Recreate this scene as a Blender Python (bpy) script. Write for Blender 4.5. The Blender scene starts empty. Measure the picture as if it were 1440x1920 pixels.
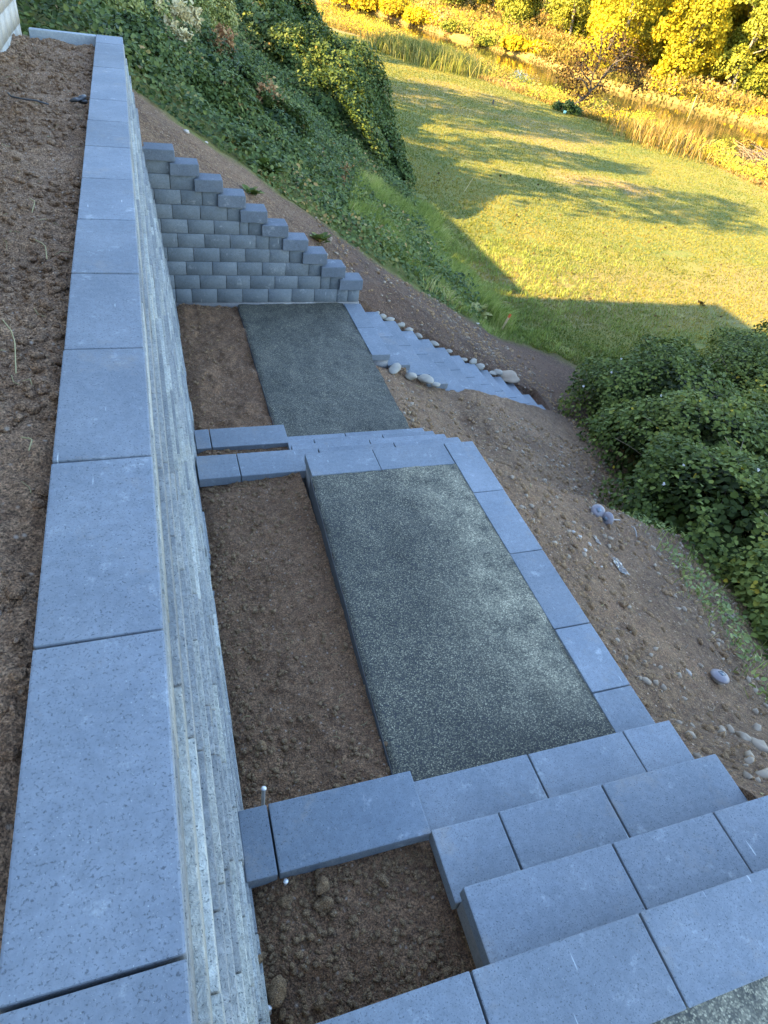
import bpy, bmesh, math, random
import numpy as np
from mathutils import Matrix, Vector
R_ = math.radians
sc = bpy.context.scene
C = sc.collection
rng = np.random.default_rng(7)
random.seed(7)

# ------------------------------------------------------------------ camera
EYE = np.array([0.0, 0.0, 1.15])
PP = np.array([720.0, 960.0])                     # principal point of the 1440x1920 picture
VX = np.array([4579.0, 545.0]) - PP
VY = np.array([210.0, -214.0]) - PP
FL = math.sqrt(-(VX @ VY))
_dx = np.array([VX[0], -VX[1], -FL]); _dx /= np.linalg.norm(_dx)
_dy = np.array([VY[0], -VY[1], -FL]); _dy /= np.linalg.norm(_dy)
_dz = np.cross(_dx, _dy); _dz /= np.linalg.norm(_dz)
RM = np.stack([_dx, _dy, _dz], 1)                  # world -> camera
cam = bpy.data.cameras.new('camera'); camo = bpy.data.objects.new('camera', cam); C.objects.link(camo)
cam.sensor_fit = 'VERTICAL'; cam.sensor_height = 24.0; cam.lens = 24.0 * FL / 1920.0
cam.clip_start = 0.02; cam.clip_end = 1500
mw = Matrix([list(RM.T[i]) + [EYE[i]] for i in range(3)] + [[0, 0, 0, 1]])
camo.matrix_world = mw
sc.camera = camo

# ------------------------------------------------------------------ light
SUN_EL = 33.0
w = bpy.data.worlds.new('World'); sc.world = w; w.use_nodes = True
nt = w.node_tree; bg = nt.nodes['Background']
sky = nt.nodes.new('ShaderNodeTexSky'); sky.sky_type = 'NISHITA'; sky.sun_disc = False
sky.sun_elevation = R_(SUN_EL); sky.sun_rotation = R_(-90); sky.air_density = 1.0; sky.dust_density = 0.6; sky.ozone_density = 1.0
nt.links.new(sky.outputs[0], bg.inputs[0]); bg.inputs[1].default_value = 0.15
sl = bpy.data.lights.new('sun', 'SUN'); sl.energy = 5.0; sl.angle = R_(0.5); sl.color = (1.0, 0.70, 0.26)
so = bpy.data.objects.new('sun', sl); C.objects.link(so)
so.rotation_euler = Vector((math.cos(R_(SUN_EL)), -0.02, -math.sin(R_(SUN_EL)))).to_track_quat('-Z', 'Y').to_euler()
sc.view_settings.view_transform = 'Standard'; sc.view_settings.look = 'None'
sc.view_settings.exposure = 2.87; sc.view_settings.gamma = 1.0
sc.cycles.max_bounces = 6; sc.cycles.transparent_max_bounces = 4

# ------------------------------------------------------------------ noise and terrain
def _h(ix, iy, s):
    n = (ix * 374761393 + iy * 668265263 + s * 1442695041) & 0xffffffff
    n = ((n ^ (n >> 13)) * 1274126177) & 0xffffffff
    return ((n ^ (n >> 16)) & 0xffff) / 65535.0
def vnoise(x, y, s=0):
    x = np.asarray(x, float); y = np.asarray(y, float)
    ix = np.floor(x).astype(np.int64); iy = np.floor(y).astype(np.int64)
    fx = x - ix; fy = y - iy; fx = fx * fx * (3 - 2 * fx); fy = fy * fy * (3 - 2 * fy)
    a = _h(ix, iy, s); b = _h(ix + 1, iy, s); c = _h(ix, iy + 1, s); d = _h(ix + 1, iy + 1, s)
    return (a + (b - a) * fx) * (1 - fy) + (c + (d - c) * fx) * fy - 0.5
def fbm(x, y, f, o=4, s=0, g=0.5):
    r = 0; a = 1.0
    for k in range(o):
        r = r + a * vnoise(x * f + 17.3 * k, y * f - 9.1 * k, s + k); a *= g; f *= 2.03
    return r
def sstep(a, b, x):
    t = np.clip((x - a) / (b - a), 0, 1); return t * t * (3 - 2 * t)
LE_Y = [10, 25.8, 30.5, 35.6, 38.4, 41, 47, 51, 56, 75, 120]; LE_X = [29, 27.6, 27.6, 26.9, 24.4, 23.6, 21.8, 20.3, 17.9, 9, -14]
WN_X = [36, 34, 32.5, 31.4, 31.5, 31.6, 30, 29.5, 28.8, 26, 10]
WF_Y = [10, 25, 45, 50, 55, 68, 76, 95, 130]; WF_X = [58, 55, 45.4, 42.1, 38, 36.3, 32.5, 27.5, 5]
def terr(x, y):
    x = np.asarray(x, float); y = np.asarray(y, float)
    # edge height beside the terraces
    e = np.interp(y, [-4, 0.1, 0.35, 1.12, 1.3, 3.64, 4.62, 6.3, 7.6], [-1.1, -1.15, -1.22, -1.65, -1.76, -1.78, -2.32, -2.46, -2.4])
    hs = -2.38 - 0.522 * (x - 2.456)
    near = e - 0.5 * (x - 2.2)
    off = np.interp(x, [2.1, 2.2, 2.5, 3.2, 3.6, 4.4, 5.4, 7], [-0.28, -0.21, -0.16, -0.15, -0.06, -0.03, -0.03, 0.0])
    yb = np.interp(x, [2.2, 3.2, 3.66, 4.1, 4.6, 5.1, 5.6], [6.20, 6.24, 6.48, 6.66, 6.82, 7.04, 7.25])
    off = off + .12 * sstep(-.02, .22, yb - y) * sstep(3.15, 3.6, x)
    ws = sstep(3.6, 5.9, y)
    near = near * (1 - ws) + (hs + off) * ws
    instair = (y > yb) & (y < 7.62 + 0.06 * (x - 2.4)) & (x > 2.1) & (x < 5.62)
    sh = np.interp(y, [0, 10, 18, 30, 45, 80], [0, 0, 0.8, 3.6, 5.5, 9.0])
    bank = -0.62 - 0.6 * (x - sh) - .13 * (1 - sstep(8.0, 9.2, y)) * sstep(3.2, 2.4, x)
    wb = sstep(6.9, 7.7, y)
    z = near * (1 - wb) + bank * wb
    ztr = -2.38 - .14 * np.ceil((x + .036 - 2.456) / .268) - .035
    z = np.where(instair, ztr, z)
    rise = hs - .02 + .45 * np.clip(y - (7.60 + .06 * (x - 2.4)), 0, 9)
    z = np.where(~instair & (y > 7.5) & (x > 2.44) & (x < 5.6), np.minimum(bank, rise), z)
    top = -0.10
    z = -np.logaddexp(-12 * z, -12 * top) / 12
    lawn = -4.42 - 0.045 * (np.clip(x, 6, 30) - 6) + 0.10 * vnoise(x * .13, y * .13, 5)
    z = np.logaddexp(6 * z, 6 * lawn) / 6
    z = np.where(instair, ztr, z)
    # creek
    xe = np.interp(y, LE_Y, LE_X); xw = np.interp(y, LE_Y, WN_X); xf = np.interp(y, WF_Y, WF_X)
    k = np.clip((x - xe) / np.maximum(xw - xe, 1), 0, 2)
    zc = lawn - 0.95 * k ** 1.2
    far = -5.55 + 0.010 * np.clip(x - xf, 0, 60) + 0.25 * vnoise(x * .07, y * .07, 9)
    tf = sstep(-1.2, 0.6, x - xf)
    zz = np.minimum(zc, -5.2) * (1 - tf) + far * tf
    zz = np.where((x > xw + .8) & (x < xf - .8), -6.6, zz)
    z = np.where(x > xe, np.where(x < xw, zc, zz), z)
    # small relief
    soil = 1 - sstep(5.5, 8.0, x)
    z = z + (0.045 * fbm(x, y, 2.2, 4, 3) + 0.028 * fbm(x, y, 9, 3, 8)) * soil * np.where(instair, 0, 1)
    # under the terraces
    z = np.where((x < 2.185) & (y < 7.70), -3.2, z)
    z = np.where((x < 2.44) & (x > -.5) & (y > 6.2) & (y < 7.70), -3.2, z)
    return z
def ray(u, v):
    d = np.array([u - PP[0], -(v - PP[1]), -FL]); d = RM.T @ d; return d / np.linalg.norm(d)
def hit(u, v, t0=3.0, tmax=200):
    """point of the ground seen at picture position u, v"""
    d = ray(u, v); t = t0
    while t < tmax:
        p = EYE + d * t
        if p[2] < float(terr(p[0], p[1])): break
        t += 0.02 + t * 0.002
    return EYE + d * t
def along(u, v, y):
    d = ray(u, v); return EYE + d * (y / d[1])

# ------------------------------------------------------------------ materials
def mat(name, rough=0.8):
    m = bpy.data.materials.new(name); m.use_nodes = True
    n = m.node_tree.nodes; b = n['Principled BSDF']; b.inputs['Roughness'].default_value = rough
    return m, n, m.node_tree.links, b
def node(n, t, **kw):
    x = n.new(t)
    for k, v in kw.items():
        if k in x.inputs: x.inputs[k].default_value = v
        else: setattr(x, k, v)
    return x
def ramp(n, stops, interp='LINEAR'):
    r = n.new('ShaderNodeValToRGB'); cr = r.color_ramp; cr.interpolation = interp
    while len(cr.elements) < len(stops): cr.elements.new(0.5)
    for e, (p, c) in zip(cr.elements, stops): e.position = p; e.color = (*c, 1)
    return r
def noise(n, l, scale, detail=4, rough=.6, vec=None, dist=0):
    x = node(n, 'ShaderNodeTexNoise', Scale=scale, Detail=detail, Roughness=rough, Distortion=dist)
    if vec is not None: l.new(vec, x.inputs['Vector'])
    return x
def mix(n, l, fac, a, b, mode='MIX'):
    x = n.new('ShaderNodeMix'); x.data_type = 'RGBA'; x.blend_type = mode
    for s, i in ((fac, 0), (a, 6), (b, 7)):
        if hasattr(s, 'links') or hasattr(s, 'is_linked'): l.new(s, x.inputs[i])
        elif isinstance(s, tuple): x.inputs[i].default_value = (*s, 1)
        else: x.inputs[i].default_value = s
    return x.outputs[2]
def bump(n, l, b, h, strength, dist):
    x = node(n, 'ShaderNodeBump', Strength=strength, Distance=dist); l.new(h, x.inputs['Height']); l.new(x.outputs[0], b.inputs['Normal']); return x
def wpos(n):
    return n.new('ShaderNodeNewGeometry').outputs['Position']

def ramp_rgb(n, l, s, a, b, c, d):
    x = n.new('ShaderNodeMapRange'); x.inputs['From Min'].default_value = a; x.inputs['From Max'].default_value = b
    x.inputs['To Min'].default_value = c; x.inputs['To Max'].default_value = d; l.new(s, x.inputs['Value']); return x.outputs[0]
def concrete(name, c0, c1, fleck, rough=.85, sc_=1.0, attr=False):
    m, n, l, b = mat(name, rough)
    p = wpos(n)
    big = noise(n, l, 3.0, 5, .65, p); mid = noise(n, l, 38, 4, .7, p)
    base = mix(n, l, ramp_out(n, l, big.outputs[0], .35, .68), c0, c1)
    # dark pits
    v = node(n, 'ShaderNodeTexVoronoi', Scale=150 * sc_); l.new(p, v.inputs['Vector'])
    base = mix(n, l, 1.0, base, ramp_rgb(n, l, mid.outputs[0], .3, .7, .86, 1.12), 'MULTIPLY')
    pn = noise(n, l, 165 * sc_, 4, .65, p, .4)
    pit = ramp_out(n, l, pn.outputs[0], .445, .345)
    base = mix(n, l, pit, base, tuple(x * .55 for x in c0))
    # small pale flecks
    fn = noise(n, l, 230 * sc_, 2, .6, p)
    fl = ramp_out(n, l, fn.outputs[0], .66, .80)
    base = mix(n, l, fl, base, fleck)
    # fine scratches
    mp = n.new('ShaderNodeMapping'); mp.inputs['Rotation'].default_value = (0, 0, .9); mp.inputs['Scale'].default_value = (45, 5, 5); l.new(p, mp.inputs[0])
    sn = noise(n, l, 1.0, 2, .5, mp.outputs[0]); base = mix(n, l, ramp_rgb(n, l, sn.outputs[0], .735, .775, 0, .55), base, tuple(x * 1.6 for x in fleck))
    # dusty scuffs
    dn = noise(n, l, 9, 6, .75, p); dm = ramp_out(n, l, dn.outputs[0], .59, .76)
    sc2 = n.new('ShaderNodeMath'); sc2.operation = 'MULTIPLY'; l.new(dm, sc2.inputs[0]); sc2.inputs[1].default_value = .45
    base = mix(n, l, sc2.outputs[0], base, tuple(x * 1.5 for x in fleck))
    if 'slab' in name:
        en = noise(n, l, 3.3, 7, .78, p); base = mix(n, l, ramp_rgb(n, l, en.outputs[0], .56, .74, 0, .45), base, (.30, .25, .19))
        lo = noise(n, l, 1.1, 3, .5, p); base = mix(n, l, 1.0, base, ramp_rgb(n, l, lo.outputs[0], .35, .65, .92, 1.07), 'MULTIPLY')
    if attr:
        a = n.new('ShaderNodeAttribute'); a.attribute_name = 'rnd'
        r = ramp(n, [(0, (.90,) * 3), (.5, (.98,) * 3), (1, (1.08, 1.08, 1.09))]); l.new(a.outputs['Fac'], r.inputs[0])
        base = mix(n, l, 1.0, base, r.outputs[0], 'MULTIPLY')
    l.new(base, b.inputs['Base Color'])
    bump(n, l, b, mid.outputs[0], .25, .004)
    add = n.new('ShaderNodeMath'); add.operation = 'SUBTRACT'; l.new(mid.outputs[0], add.inputs[0]); l.new(pit, add.inputs[1])
    bump(n, l, b, add.outputs[0], .35, .003)
    return m
def ramp_out(n, l, s, a, b):
    x = n.new('ShaderNodeMapRange'); x.inputs['From Min'].default_value = a; x.inputs['From Max'].default_value = b
    l.new(s, x.inputs['Value']); return x.outputs[0]

M = {}
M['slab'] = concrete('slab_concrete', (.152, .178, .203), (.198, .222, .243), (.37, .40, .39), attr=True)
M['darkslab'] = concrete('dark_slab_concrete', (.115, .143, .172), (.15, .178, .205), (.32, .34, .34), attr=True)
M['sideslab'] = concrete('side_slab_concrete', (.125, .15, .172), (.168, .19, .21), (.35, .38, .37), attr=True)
M['block'] = concrete('block_concrete', (.102, .120, .132), (.142, .16, .168), (.3, .31, .31), attr=True)
M['capblock'] = concrete('cap_concrete', (.086, .103, .122), (.12, .138, .158), (.3, .31, .31), attr=True)
M['joint'] = concrete('dark_mortar', (.06, .062, .065), (.09, .09, .09), (.12, .12, .12))  # dark mortar in the block wall joints
M['riser'] = concrete('riser_block', (.17, .165, .16), (.24, .23, .215), (.35, .34, .32))
M['stone'] = concrete('split_stone', (.165, .18, .178), (.26, .27, .25), (.40, .40, .34), sc_=.9, attr=True)
def split_stone():
    m, n, l, b = mat('split_stone', .85); p = wpos(n)
    mp = n.new('ShaderNodeMapping'); mp.inputs['Scale'].default_value = (1, .85, 1); l.new(p, mp.inputs[0])
    a = noise(n, l, 5, 5, .65, p); f = noise(n, l, 60, 5, .7, mp.outputs[0], .5); g = noise(n, l, 150, 3, .6, p)
    base = mix(n, l, ramp_out(n, l, a.outputs[0], .35, .65), (.20, .212, .215), (.30, .30, .28))
    base = mix(n, l, 1.0, base, ramp_rgb(n, l, f.outputs[0], .3, .7, .74, 1.26), 'MULTIPLY')
    base = mix(n, l, ramp_out(n, l, g.outputs[0], .42, .32), base, (.07, .08, .085))
    st = noise(n, l, 7, 3, .6, p); base = mix(n, l, ramp_rgb(n, l, st.outputs[0], .64, .78, 0, .35), base, (.27, .25, .17))
    at_ = n.new('ShaderNodeAttribute'); at_.attribute_name = 'rnd'
    r = ramp(n, [(0, (.66, .69, .72)), (.3, (.86, .88, .9)), (.6, (1.0, 1.0, .96)), (.85, (1.12, 1.12, 1.03)), (1, (1.32, 1.34, 1.3))]); l.new(at_.outputs['Fac'], r.inputs[0])
    base = mix(n, l, 1.0, base, r.outputs[0], 'MULTIPLY'); l.new(base, b.inputs['Base Color'])
    bump(n, l, b, f.outputs[0], .9, .012)
    return m
M['stone'] = split_stone()
M['curb'] = concrete('curb_concrete', (.27, .31, .33), (.34, .37, .38), (.45, .45, .45))
M['housewall'] = concrete('tan_block', (.36, .33, .27), (.47, .43, .36), (.55, .52, .45))

def grains(n, l, p, sc, lo=.38, hi=1.75):
    v = noise(n, l, sc, 3, .65, p, 0)
    return ramp_rgb(n, l, v.outputs[0], .33, .67, lo, hi), v.outputs[0]
def soil_mat(name, c0, c1, c2, peb, s=1.0):
    m, n, l, b = mat(name, .95)
    p = wpos(n)
    a = noise(n, l, 2.2 * s, 6, .7, p); f = noise(n, l, 26 * s, 6, .75, p); g = noise(n, l, 130 * s, 3, .6, p)
    base = mix(n, l, ramp_out(n, l, a.outputs[0], .35, .65), c0, c1)
    base = mix(n, l, ramp_out(n, l, f.outputs[0], .42, .68), base, c2)
    base = mix(n, l, ramp_out(n, l, g.outputs[0], .52, .30), base, tuple(x * .45 for x in c0))
    gm, gd = grains(n, l, p, 165 * s); base = mix(n, l, 1.0, base, gm, 'MULTIPLY')
    gm2, gd2 = grains(n, l, p, 62 * s, .68, 1.35); base = mix(n, l, 1.0, base, gm2, 'MULTIPLY')
    v = node(n, 'ShaderNodeTexVoronoi', Scale=60 * s, Randomness=1.0); l.new(p, v.inputs['Vector'])
    vb = n.new('ShaderNodeSeparateColor'); l.new(v.outputs['Color'], vb.inputs[0])
    thr = ramp_out(n, l, vb.outputs[0], .90, .97); near = ramp_out(n, l, v.outputs['Distance'], .5, .15)
    mm = n.new('ShaderNodeMath'); mm.operation = 'MULTIPLY'; l.new(thr, mm.inputs[0]); l.new(near, mm.inputs[1])
    base = mix(n, l, mm.outputs[0], base, peb)
    l.new(base, b.inputs['Base Color'])
    ad = n.new('ShaderNodeMath'); ad.operation = 'MULTIPLY_ADD'; l.new(g.outputs[0], ad.inputs[0]); ad.inputs[1].default_value = .35; l.new(f.outputs[0], ad.inputs[2])
    ad2 = n.new('ShaderNodeMath'); ad2.operation = 'MULTIPLY_ADD'; l.new(gd, ad2.inputs[0]); ad2.inputs[1].default_value = .22; l.new(ad.outputs[0], ad2.inputs[2])
    bump(n, l, b, ad2.outputs[0], 1.0, .05)
    return m
M['soil'] = soil_mat('planter_soil', (.14, .068, .031), (.25, .130, .062), (.34, .195, .10), (.42, .32, .24))
M['topsoil'] = soil_mat('upper_soil', (.23, .125, .063), (.38, .225, .122), (.52, .33, .19), (.6, .48, .37))
M['clod'] = soil_mat('soil_clod', (.26, .15, .07), (.38, .235, .115), (.46, .30, .155), (.5, .4, .3), 2.0)

# ground: slope soil / lawn / meadow chosen by region masks
def ground_mat():
    m, n, l, b = mat('ground', .95); p = wpos(n)
    def at(k):
        a = n.new('ShaderNodeAttribute'); a.attribute_name = k; return a.outputs['Fac']
    a = noise(n, l, 1.3, 6, .7, p); f = noise(n, l, 18, 6, .75, p); g = noise(n, l, 90, 3, .6, p)
    soil = mix(n, l, ramp_out(n, l, a.outputs[0], .35, .65), (.080, .040, .019), (.19, .106, .056))
    soil = mix(n, l, ramp_out(n, l, f.outputs[0], .42, .7), soil, (.26, .165, .082))
    soil = mix(n, l, ramp_out(n, l, g.outputs[0], .5, .3), soil, (.06, .04, .026))
    gm, gd = grains(n, l, p, 110); soil = mix(n, l, 1.0, soil, gm, 'MULTIPLY')
    gm2, gd2 = grains(n, l, p, 40, .75, 1.3); soil = mix(n, l, 1.0, soil, gm2, 'MULTIPLY')
    v = node(n, 'ShaderNodeTexVoronoi', Scale=55); l.new(p, v.inputs['Vector'])
    vb = n.new('ShaderNodeSeparateColor'); l.new(v.outputs['Color'], vb.inputs[0])
    mm = n.new('ShaderNodeMath'); mm.operation = 'MULTIPLY'; l.new(ramp_out(n, l, vb.outputs[0], .86, .98), mm.inputs[0]); l.new(ramp_out(n, l, v.outputs['Distance'], .5, .12), mm.inputs[1])
    soil = mix(n, l, mm.outputs[0], soil, (.52, .40, .29))
    dark = mix(n, l, 1.0, soil, (.52, .48, .50), 'MULTIPLY')
    soil = mix(n, l, at('damp'), soil, dark)
    # lawn
    ln = noise(n, l, .35, 5, .6, p); lf = noise(n, l, 5, 6, .75, p); lg = noise(n, l, 30, 4, .7, p)
    lawn = mix(n, l, ramp_out(n, l, ln.outputs[0], .35, .65), (.09, .122, .011), (.155, .15, .017))
    lawn = mix(n, l, ramp_out(n, l, lf.outputs[0], .48, .72), lawn, (.21, .17, .038))
    lawn = mix(n, l, ramp_out(n, l, lg.outputs[0], .5, .32), lawn, (.04, .065, .012))
    lawn = mix(n, l, at('dry'), lawn, (.21, .15, .07))
    # meadow
    mn = noise(n, l, .25, 5, .65, p); mf = noise(n, l, 1.6, 5, .7, p)
    mead = mix(n, l, ramp_out(n, l, mn.outputs[0], .35, .62), (.20, .155, .03), (.21, .13, .045))
    mead = mix(n, l, ramp_out(n, l, mf.outputs[0], .5, .7), mead, (.27, .21, .07))
    mead = mix(n, l, ramp_out(n, l, mf.outputs[0], .45, .3), mead, (.085, .075, .015))
    c = mix(n, l, at('grass'), soil, lawn); c = mix(n, l, at('meadow'), c, mead)
    l.new(c, b.inputs['Base Color'])
    ad = n.new('ShaderNodeMath'); ad.operation = 'MULTIPLY_ADD'; l.new(g.outputs[0], ad.inputs[0]); ad.inputs[1].default_value = .3; l.new(f.outputs[0], ad.inputs[2])
    bump(n, l, b, ad.outputs[0], 1.0, .05)
    return m
M['ground'] = ground_mat()

def gravel_mat(name, pale):
    m, n, l, b = mat(name, .8); p = wpos(n)
    v = node(n, 'ShaderNodeTexVoronoi', Scale=155); l.new(p, v.inputs['Vector'])
    s = n.new('ShaderNodeSeparateColor'); l.new(v.outputs['Color'], s.inputs[0])
    r = ramp(n, [(0, (.034, .032, .023)), (.35, (.084, .079, .054)), (.68, (.17, .158, .108)), (.9, (.26, .24, .16)), (1, (.38, .35, .24))]); l.new(s.outputs[0], r.inputs[0])
    dk = ramp_out(n, l, v.outputs['Distance'], .72, .3)
    base = mix(n, l, dk, (.025, .028, .03), r.outputs[0])
    big = noise(n, l, 2.0, 5, .65, p)
    base2 = mix(n, l, ramp_out(n, l, big.outputs[0], .42, .62), mix(n, l, 1.0, base, (.92, .9, .84), 'MULTIPLY'), mix(n, l, 1.0, base, (.68, .68, .64), 'MULTIPLY'))
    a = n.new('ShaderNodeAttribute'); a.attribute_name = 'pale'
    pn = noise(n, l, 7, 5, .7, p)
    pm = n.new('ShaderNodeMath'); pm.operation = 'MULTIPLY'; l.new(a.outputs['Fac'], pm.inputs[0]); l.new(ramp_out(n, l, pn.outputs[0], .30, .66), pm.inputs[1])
    pale_grit = mix(n, l, .28, mix(n, l, 1.0, r.outputs[0], (1.9, 1.8, 1.7), 'MULTIPLY'), (.30, .28, .20))  # paler gravel colour for the patches of the pale mask
    base3 = mix(n, l, pm.outputs[0], base2, pale_grit)
    l.new(base3, b.inputs['Base Color'])
    gn = noise(n, l, 14, 5, .7, p); gb = n.new('ShaderNodeMath'); gb.operation = 'MULTIPLY_ADD'; l.new(gn.outputs[0], gb.inputs[0]); gb.inputs[1].default_value = -4.0; l.new(v.outputs['Distance'], gb.inputs[2]); bump(n, l, b, gb.outputs[0], -1.0, .006)
    return m
M['gravel'] = gravel_mat('crushed_gravel', 1)

def leaf_mat(name, stops, rough=.5, trans=.25, spec=.4):
    m, n, l, b = mat(name, rough)
    a = n.new('ShaderNodeAttribute'); a.attribute_name = 'rnd'
    r = ramp(n, stops); l.new(a.outputs['Fac'], r.inputs[0])
    l.new(r.outputs[0], b.inputs['Base Color']); b.inputs['Specular IOR Level'].default_value = spec
    t = n.new('ShaderNodeBsdfTranslucent'); l.new(r.outputs[0], t.inputs['Color'])
    ms = n.new('ShaderNodeMixShader'); ms.inputs[0].default_value = trans
    l.new(b.outputs[0], ms.inputs[1]); l.new(t.outputs[0], ms.inputs[2]); l.new(ms.outputs[0], n['Material Output'].inputs[0])
    return m
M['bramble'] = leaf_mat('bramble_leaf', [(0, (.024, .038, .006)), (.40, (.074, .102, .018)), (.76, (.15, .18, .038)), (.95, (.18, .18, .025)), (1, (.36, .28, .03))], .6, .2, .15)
M['hedge'] = leaf_mat('hedge_leaf', [(0, (.025, .05, .010)), (.5, (.055, .09, .016)), (.85, (.10, .13, .024)), (1, (.2, .18, .04))], .6, .2, .25)
M['thicket'] = leaf_mat('thicket_leaf', [(0, (.022, .045, .012)), (.42, (.058, .092, .020)), (.8, (.115, .15, .034)), (.93, (.19, .19, .05)), (1, (.30, .20, .07))], .6, .2, .25)
M['pale'] = leaf_mat('pale_shrub_leaf', [(0, (.09, .13, .03)), (.5, (.24, .26, .06)), (1, (.46, .42, .16))])
M['yellow'] = leaf_mat('yellow_leaf', [(0, (.16, .15, .01)), (.35, (.30, .26, .015)), (.7, (.46, .37, .02)), (1, (.62, .46, .02))], .6, .3, .2)
M['lime'] = leaf_mat('lime_leaf', [(0, (.10, .13, .015)), (.5, (.24, .25, .03)), (1, (.42, .38, .05))], .6, .3, .2)
M['gold'] = leaf_mat('gold_leaf', [(0, (.28, .20, .01)), (.5, (.55, .40, .01)), (1, (.72, .5, .02))], .6, .3, .2)
M['purple'] = leaf_mat('dark_leaf', [(0, (.022, .014, .007)), (.6, (.055, .032, .014)), (1, (.12, .08, .025))], .8, .05, .05)
M['grassb'] = leaf_mat('grass_blade', [(0, (.07, .11, .015)), (.45, (.19, .25, .04)), (.8, (.32, .36, .09)), (1, (.44, .40, .17))], .6, .3)
M['lawnb'] = leaf_mat('lawn_blade', [(0, (.06, .095, .007)), (.5, (.155, .155, .012)), (.85, (.25, .195, .025)), (1, (.30, .21, .055))], .6, .3)
M['weed'] = leaf_mat('dry_weed', [(0, (.08, .08, .015)), (.35, (.20, .15, .03)), (.7, (.28, .18, .06)), (1, (.38, .29, .13))], .7, .2, .1)
M['reed'] = leaf_mat('green_reed', [(0, (.08, .11, .02)), (.5, (.19, .20, .045)), (1, (.32, .28, .10))], .7, .2, .1)
M['flower'] = leaf_mat('seed_head', [(0, (.16, .08, .035)), (.6, (.30, .17, .08)), (1, (.45, .32, .16))], .8, .1, .1)
M['straw'] = leaf_mat('straw', [(0, (.38, .33, .17)), (1, (.62, .55, .32))], .8, .1, .1)
def plain(name, c, rough=.6, metal=0.0, vary=.25, s=30):
    m, n, l, b = mat(name, rough); b.inputs['Metallic'].default_value = metal
    x = noise(n, l, s, 4, .6, wpos(n)); l.new(mix(n, l, x.outputs[0], tuple(v * (1 - vary) for v in c), tuple(v * (1 + vary) for v in c)), b.inputs['Base Color'])
    bump(n, l, b, x.outputs[0], .2, .003)
    return m
M['bark'] = plain('bark', (.075, .058, .045), .9, 0, .4, 12)
M['palebark'] = plain('pale_bark', (.28, .25, .2), .9, 0, .3, 8)
M['twig'] = plain('twig', (.16, .12, .08), .85, 0, .4, 25)
M['river'] = plain('river_stone', (.22, .20, .16), .7, 0, .35, 14)
M['rock'] = plain('rock', (.24, .19, .135), .85, 0, .35, 14)
M['paler'] = plain('pale_rock', (.36, .32, .27), .8, 0, .25, 20)
M['steel'] = plain('galvanised_steel', (.62, .62, .60), .4, .35, .2, 60)
M['white'] = plain('white_plastic', (.36, .35, .33), .5, 0, .06, 30)
M['blackp'] = plain('black_plastic', (.03, .032, .035), .5, 0, .3, 30)
M['wood'] = plain('stake_wood', (.6, .46, .27), .8, 0, .2, 40)
M['orange'] = plain('orange_tape', (.75, .16, .06), .6, 0, .1, 40)
M['lampcap'] = plain('lamp_plastic', (.17, .155, .165), .45, 0, .2, 40)
M['lens'] = plain('dusty_lens', (.25, .235, .21), .25, 0, .25, 60)
M['panel'] = plain('solar_cell', (.10, .13, .16), .15, 0, .3, 80)
M['roofm'] = plain('roof_shingle', (.09, .085, .08), .9, 0, .3, 6)
M['siding'] = plain('painted_siding', (.42, .40, .36), .7, 0, .08, 3)
M['glass'] = plain('window_glass', (.03, .04, .05), .08, 0, .1, 1)
m, n, l, b = mat('plastic_film', .2); b.inputs['Base Color'].default_value = (.7, .74, .75, 1); b.inputs['Transmission Weight'].default_value = .9; M['film'] = m
m, n, l, b = mat('creek_water', .06); b.inputs['Base Color'].default_value = (.035, .03, .012, 1)
x = noise(n, l, 1.2, 3, .5, wpos(n)); bump(n, l, b, x.outputs[0], .12, .08); b.inputs['IOR'].default_value = 1.5; b.inputs['Specular IOR Level'].default_value = 1.0; M['water'] = m

# ------------------------------------------------------------------ object helpers
def tag(o, label=None, cat=None, group=None, kind=None):
    if label: o['label'] = label
    if cat: o['category'] = cat
    if group: o['group'] = group
    if kind: o['kind'] = kind
    return o
def empty(name, loc, label, cat, group=None):
    o = bpy.data.objects.new(name, None); C.objects.link(o); o.location = Vector([float(v) for v in loc]); o.empty_display_size = .1
    return tag(o, label, cat, group)
def npmesh(name, V, F, m, parent=None, rnd=None, attrs=None, smooth=False):
    """V (n,3) world coordinates, F (k,m) polygons with one vertex count, or a list of such arrays"""
    me = bpy.data.meshes.new(name)
    V = np.asarray(V, np.float64)
    if parent is not None: V = V - np.array(parent.matrix_world.translation if parent.parent else parent.location)
    Fs = F if isinstance(F, list) else [F]
    loops = np.concatenate([f.ravel() for f in Fs]).astype(np.int32)
    tot = np.concatenate([np.full(len(f), f.shape[1], np.int32) for f in Fs])
    me.vertices.add(len(V)); me.vertices.foreach_set('co', V.ravel().astype(np.float32))
    me.loops.add(len(loops)); me.loops.foreach_set('vertex_index', loops)
    me.polygons.add(len(tot)); me.polygons.foreach_set('loop_start', np.concatenate([[0], np.cumsum(tot)[:-1]]).astype(np.int32))
    try: me.polygons.foreach_set('loop_total', tot)
    except Exception: pass
    if smooth: me.polygons.foreach_set('use_smooth', np.ones(len(tot), bool))
    me.update(calc_edges=True)
    if rnd is not None:
        a = me.attributes.new('rnd', 'FLOAT', 'FACE'); a.data.foreach_set('value', np.asarray(rnd, np.float32))
    for k, v in (attrs or {}).items():
        a = me.attributes.new(k, 'FLOAT', 'POINT'); a.data.foreach_set('value', np.asarray(v, np.float32))
    me.materials.append(m)
    o = bpy.data.objects.new(name, me); C.objects.link(o)
    if parent is not None: o.parent = parent
    return o
BOXF = np.array([[0, 3, 2, 1], [4, 5, 6, 7], [0, 1, 5, 4], [1, 2, 6, 5], [2, 3, 7, 6], [3, 0, 4, 7]])
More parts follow.
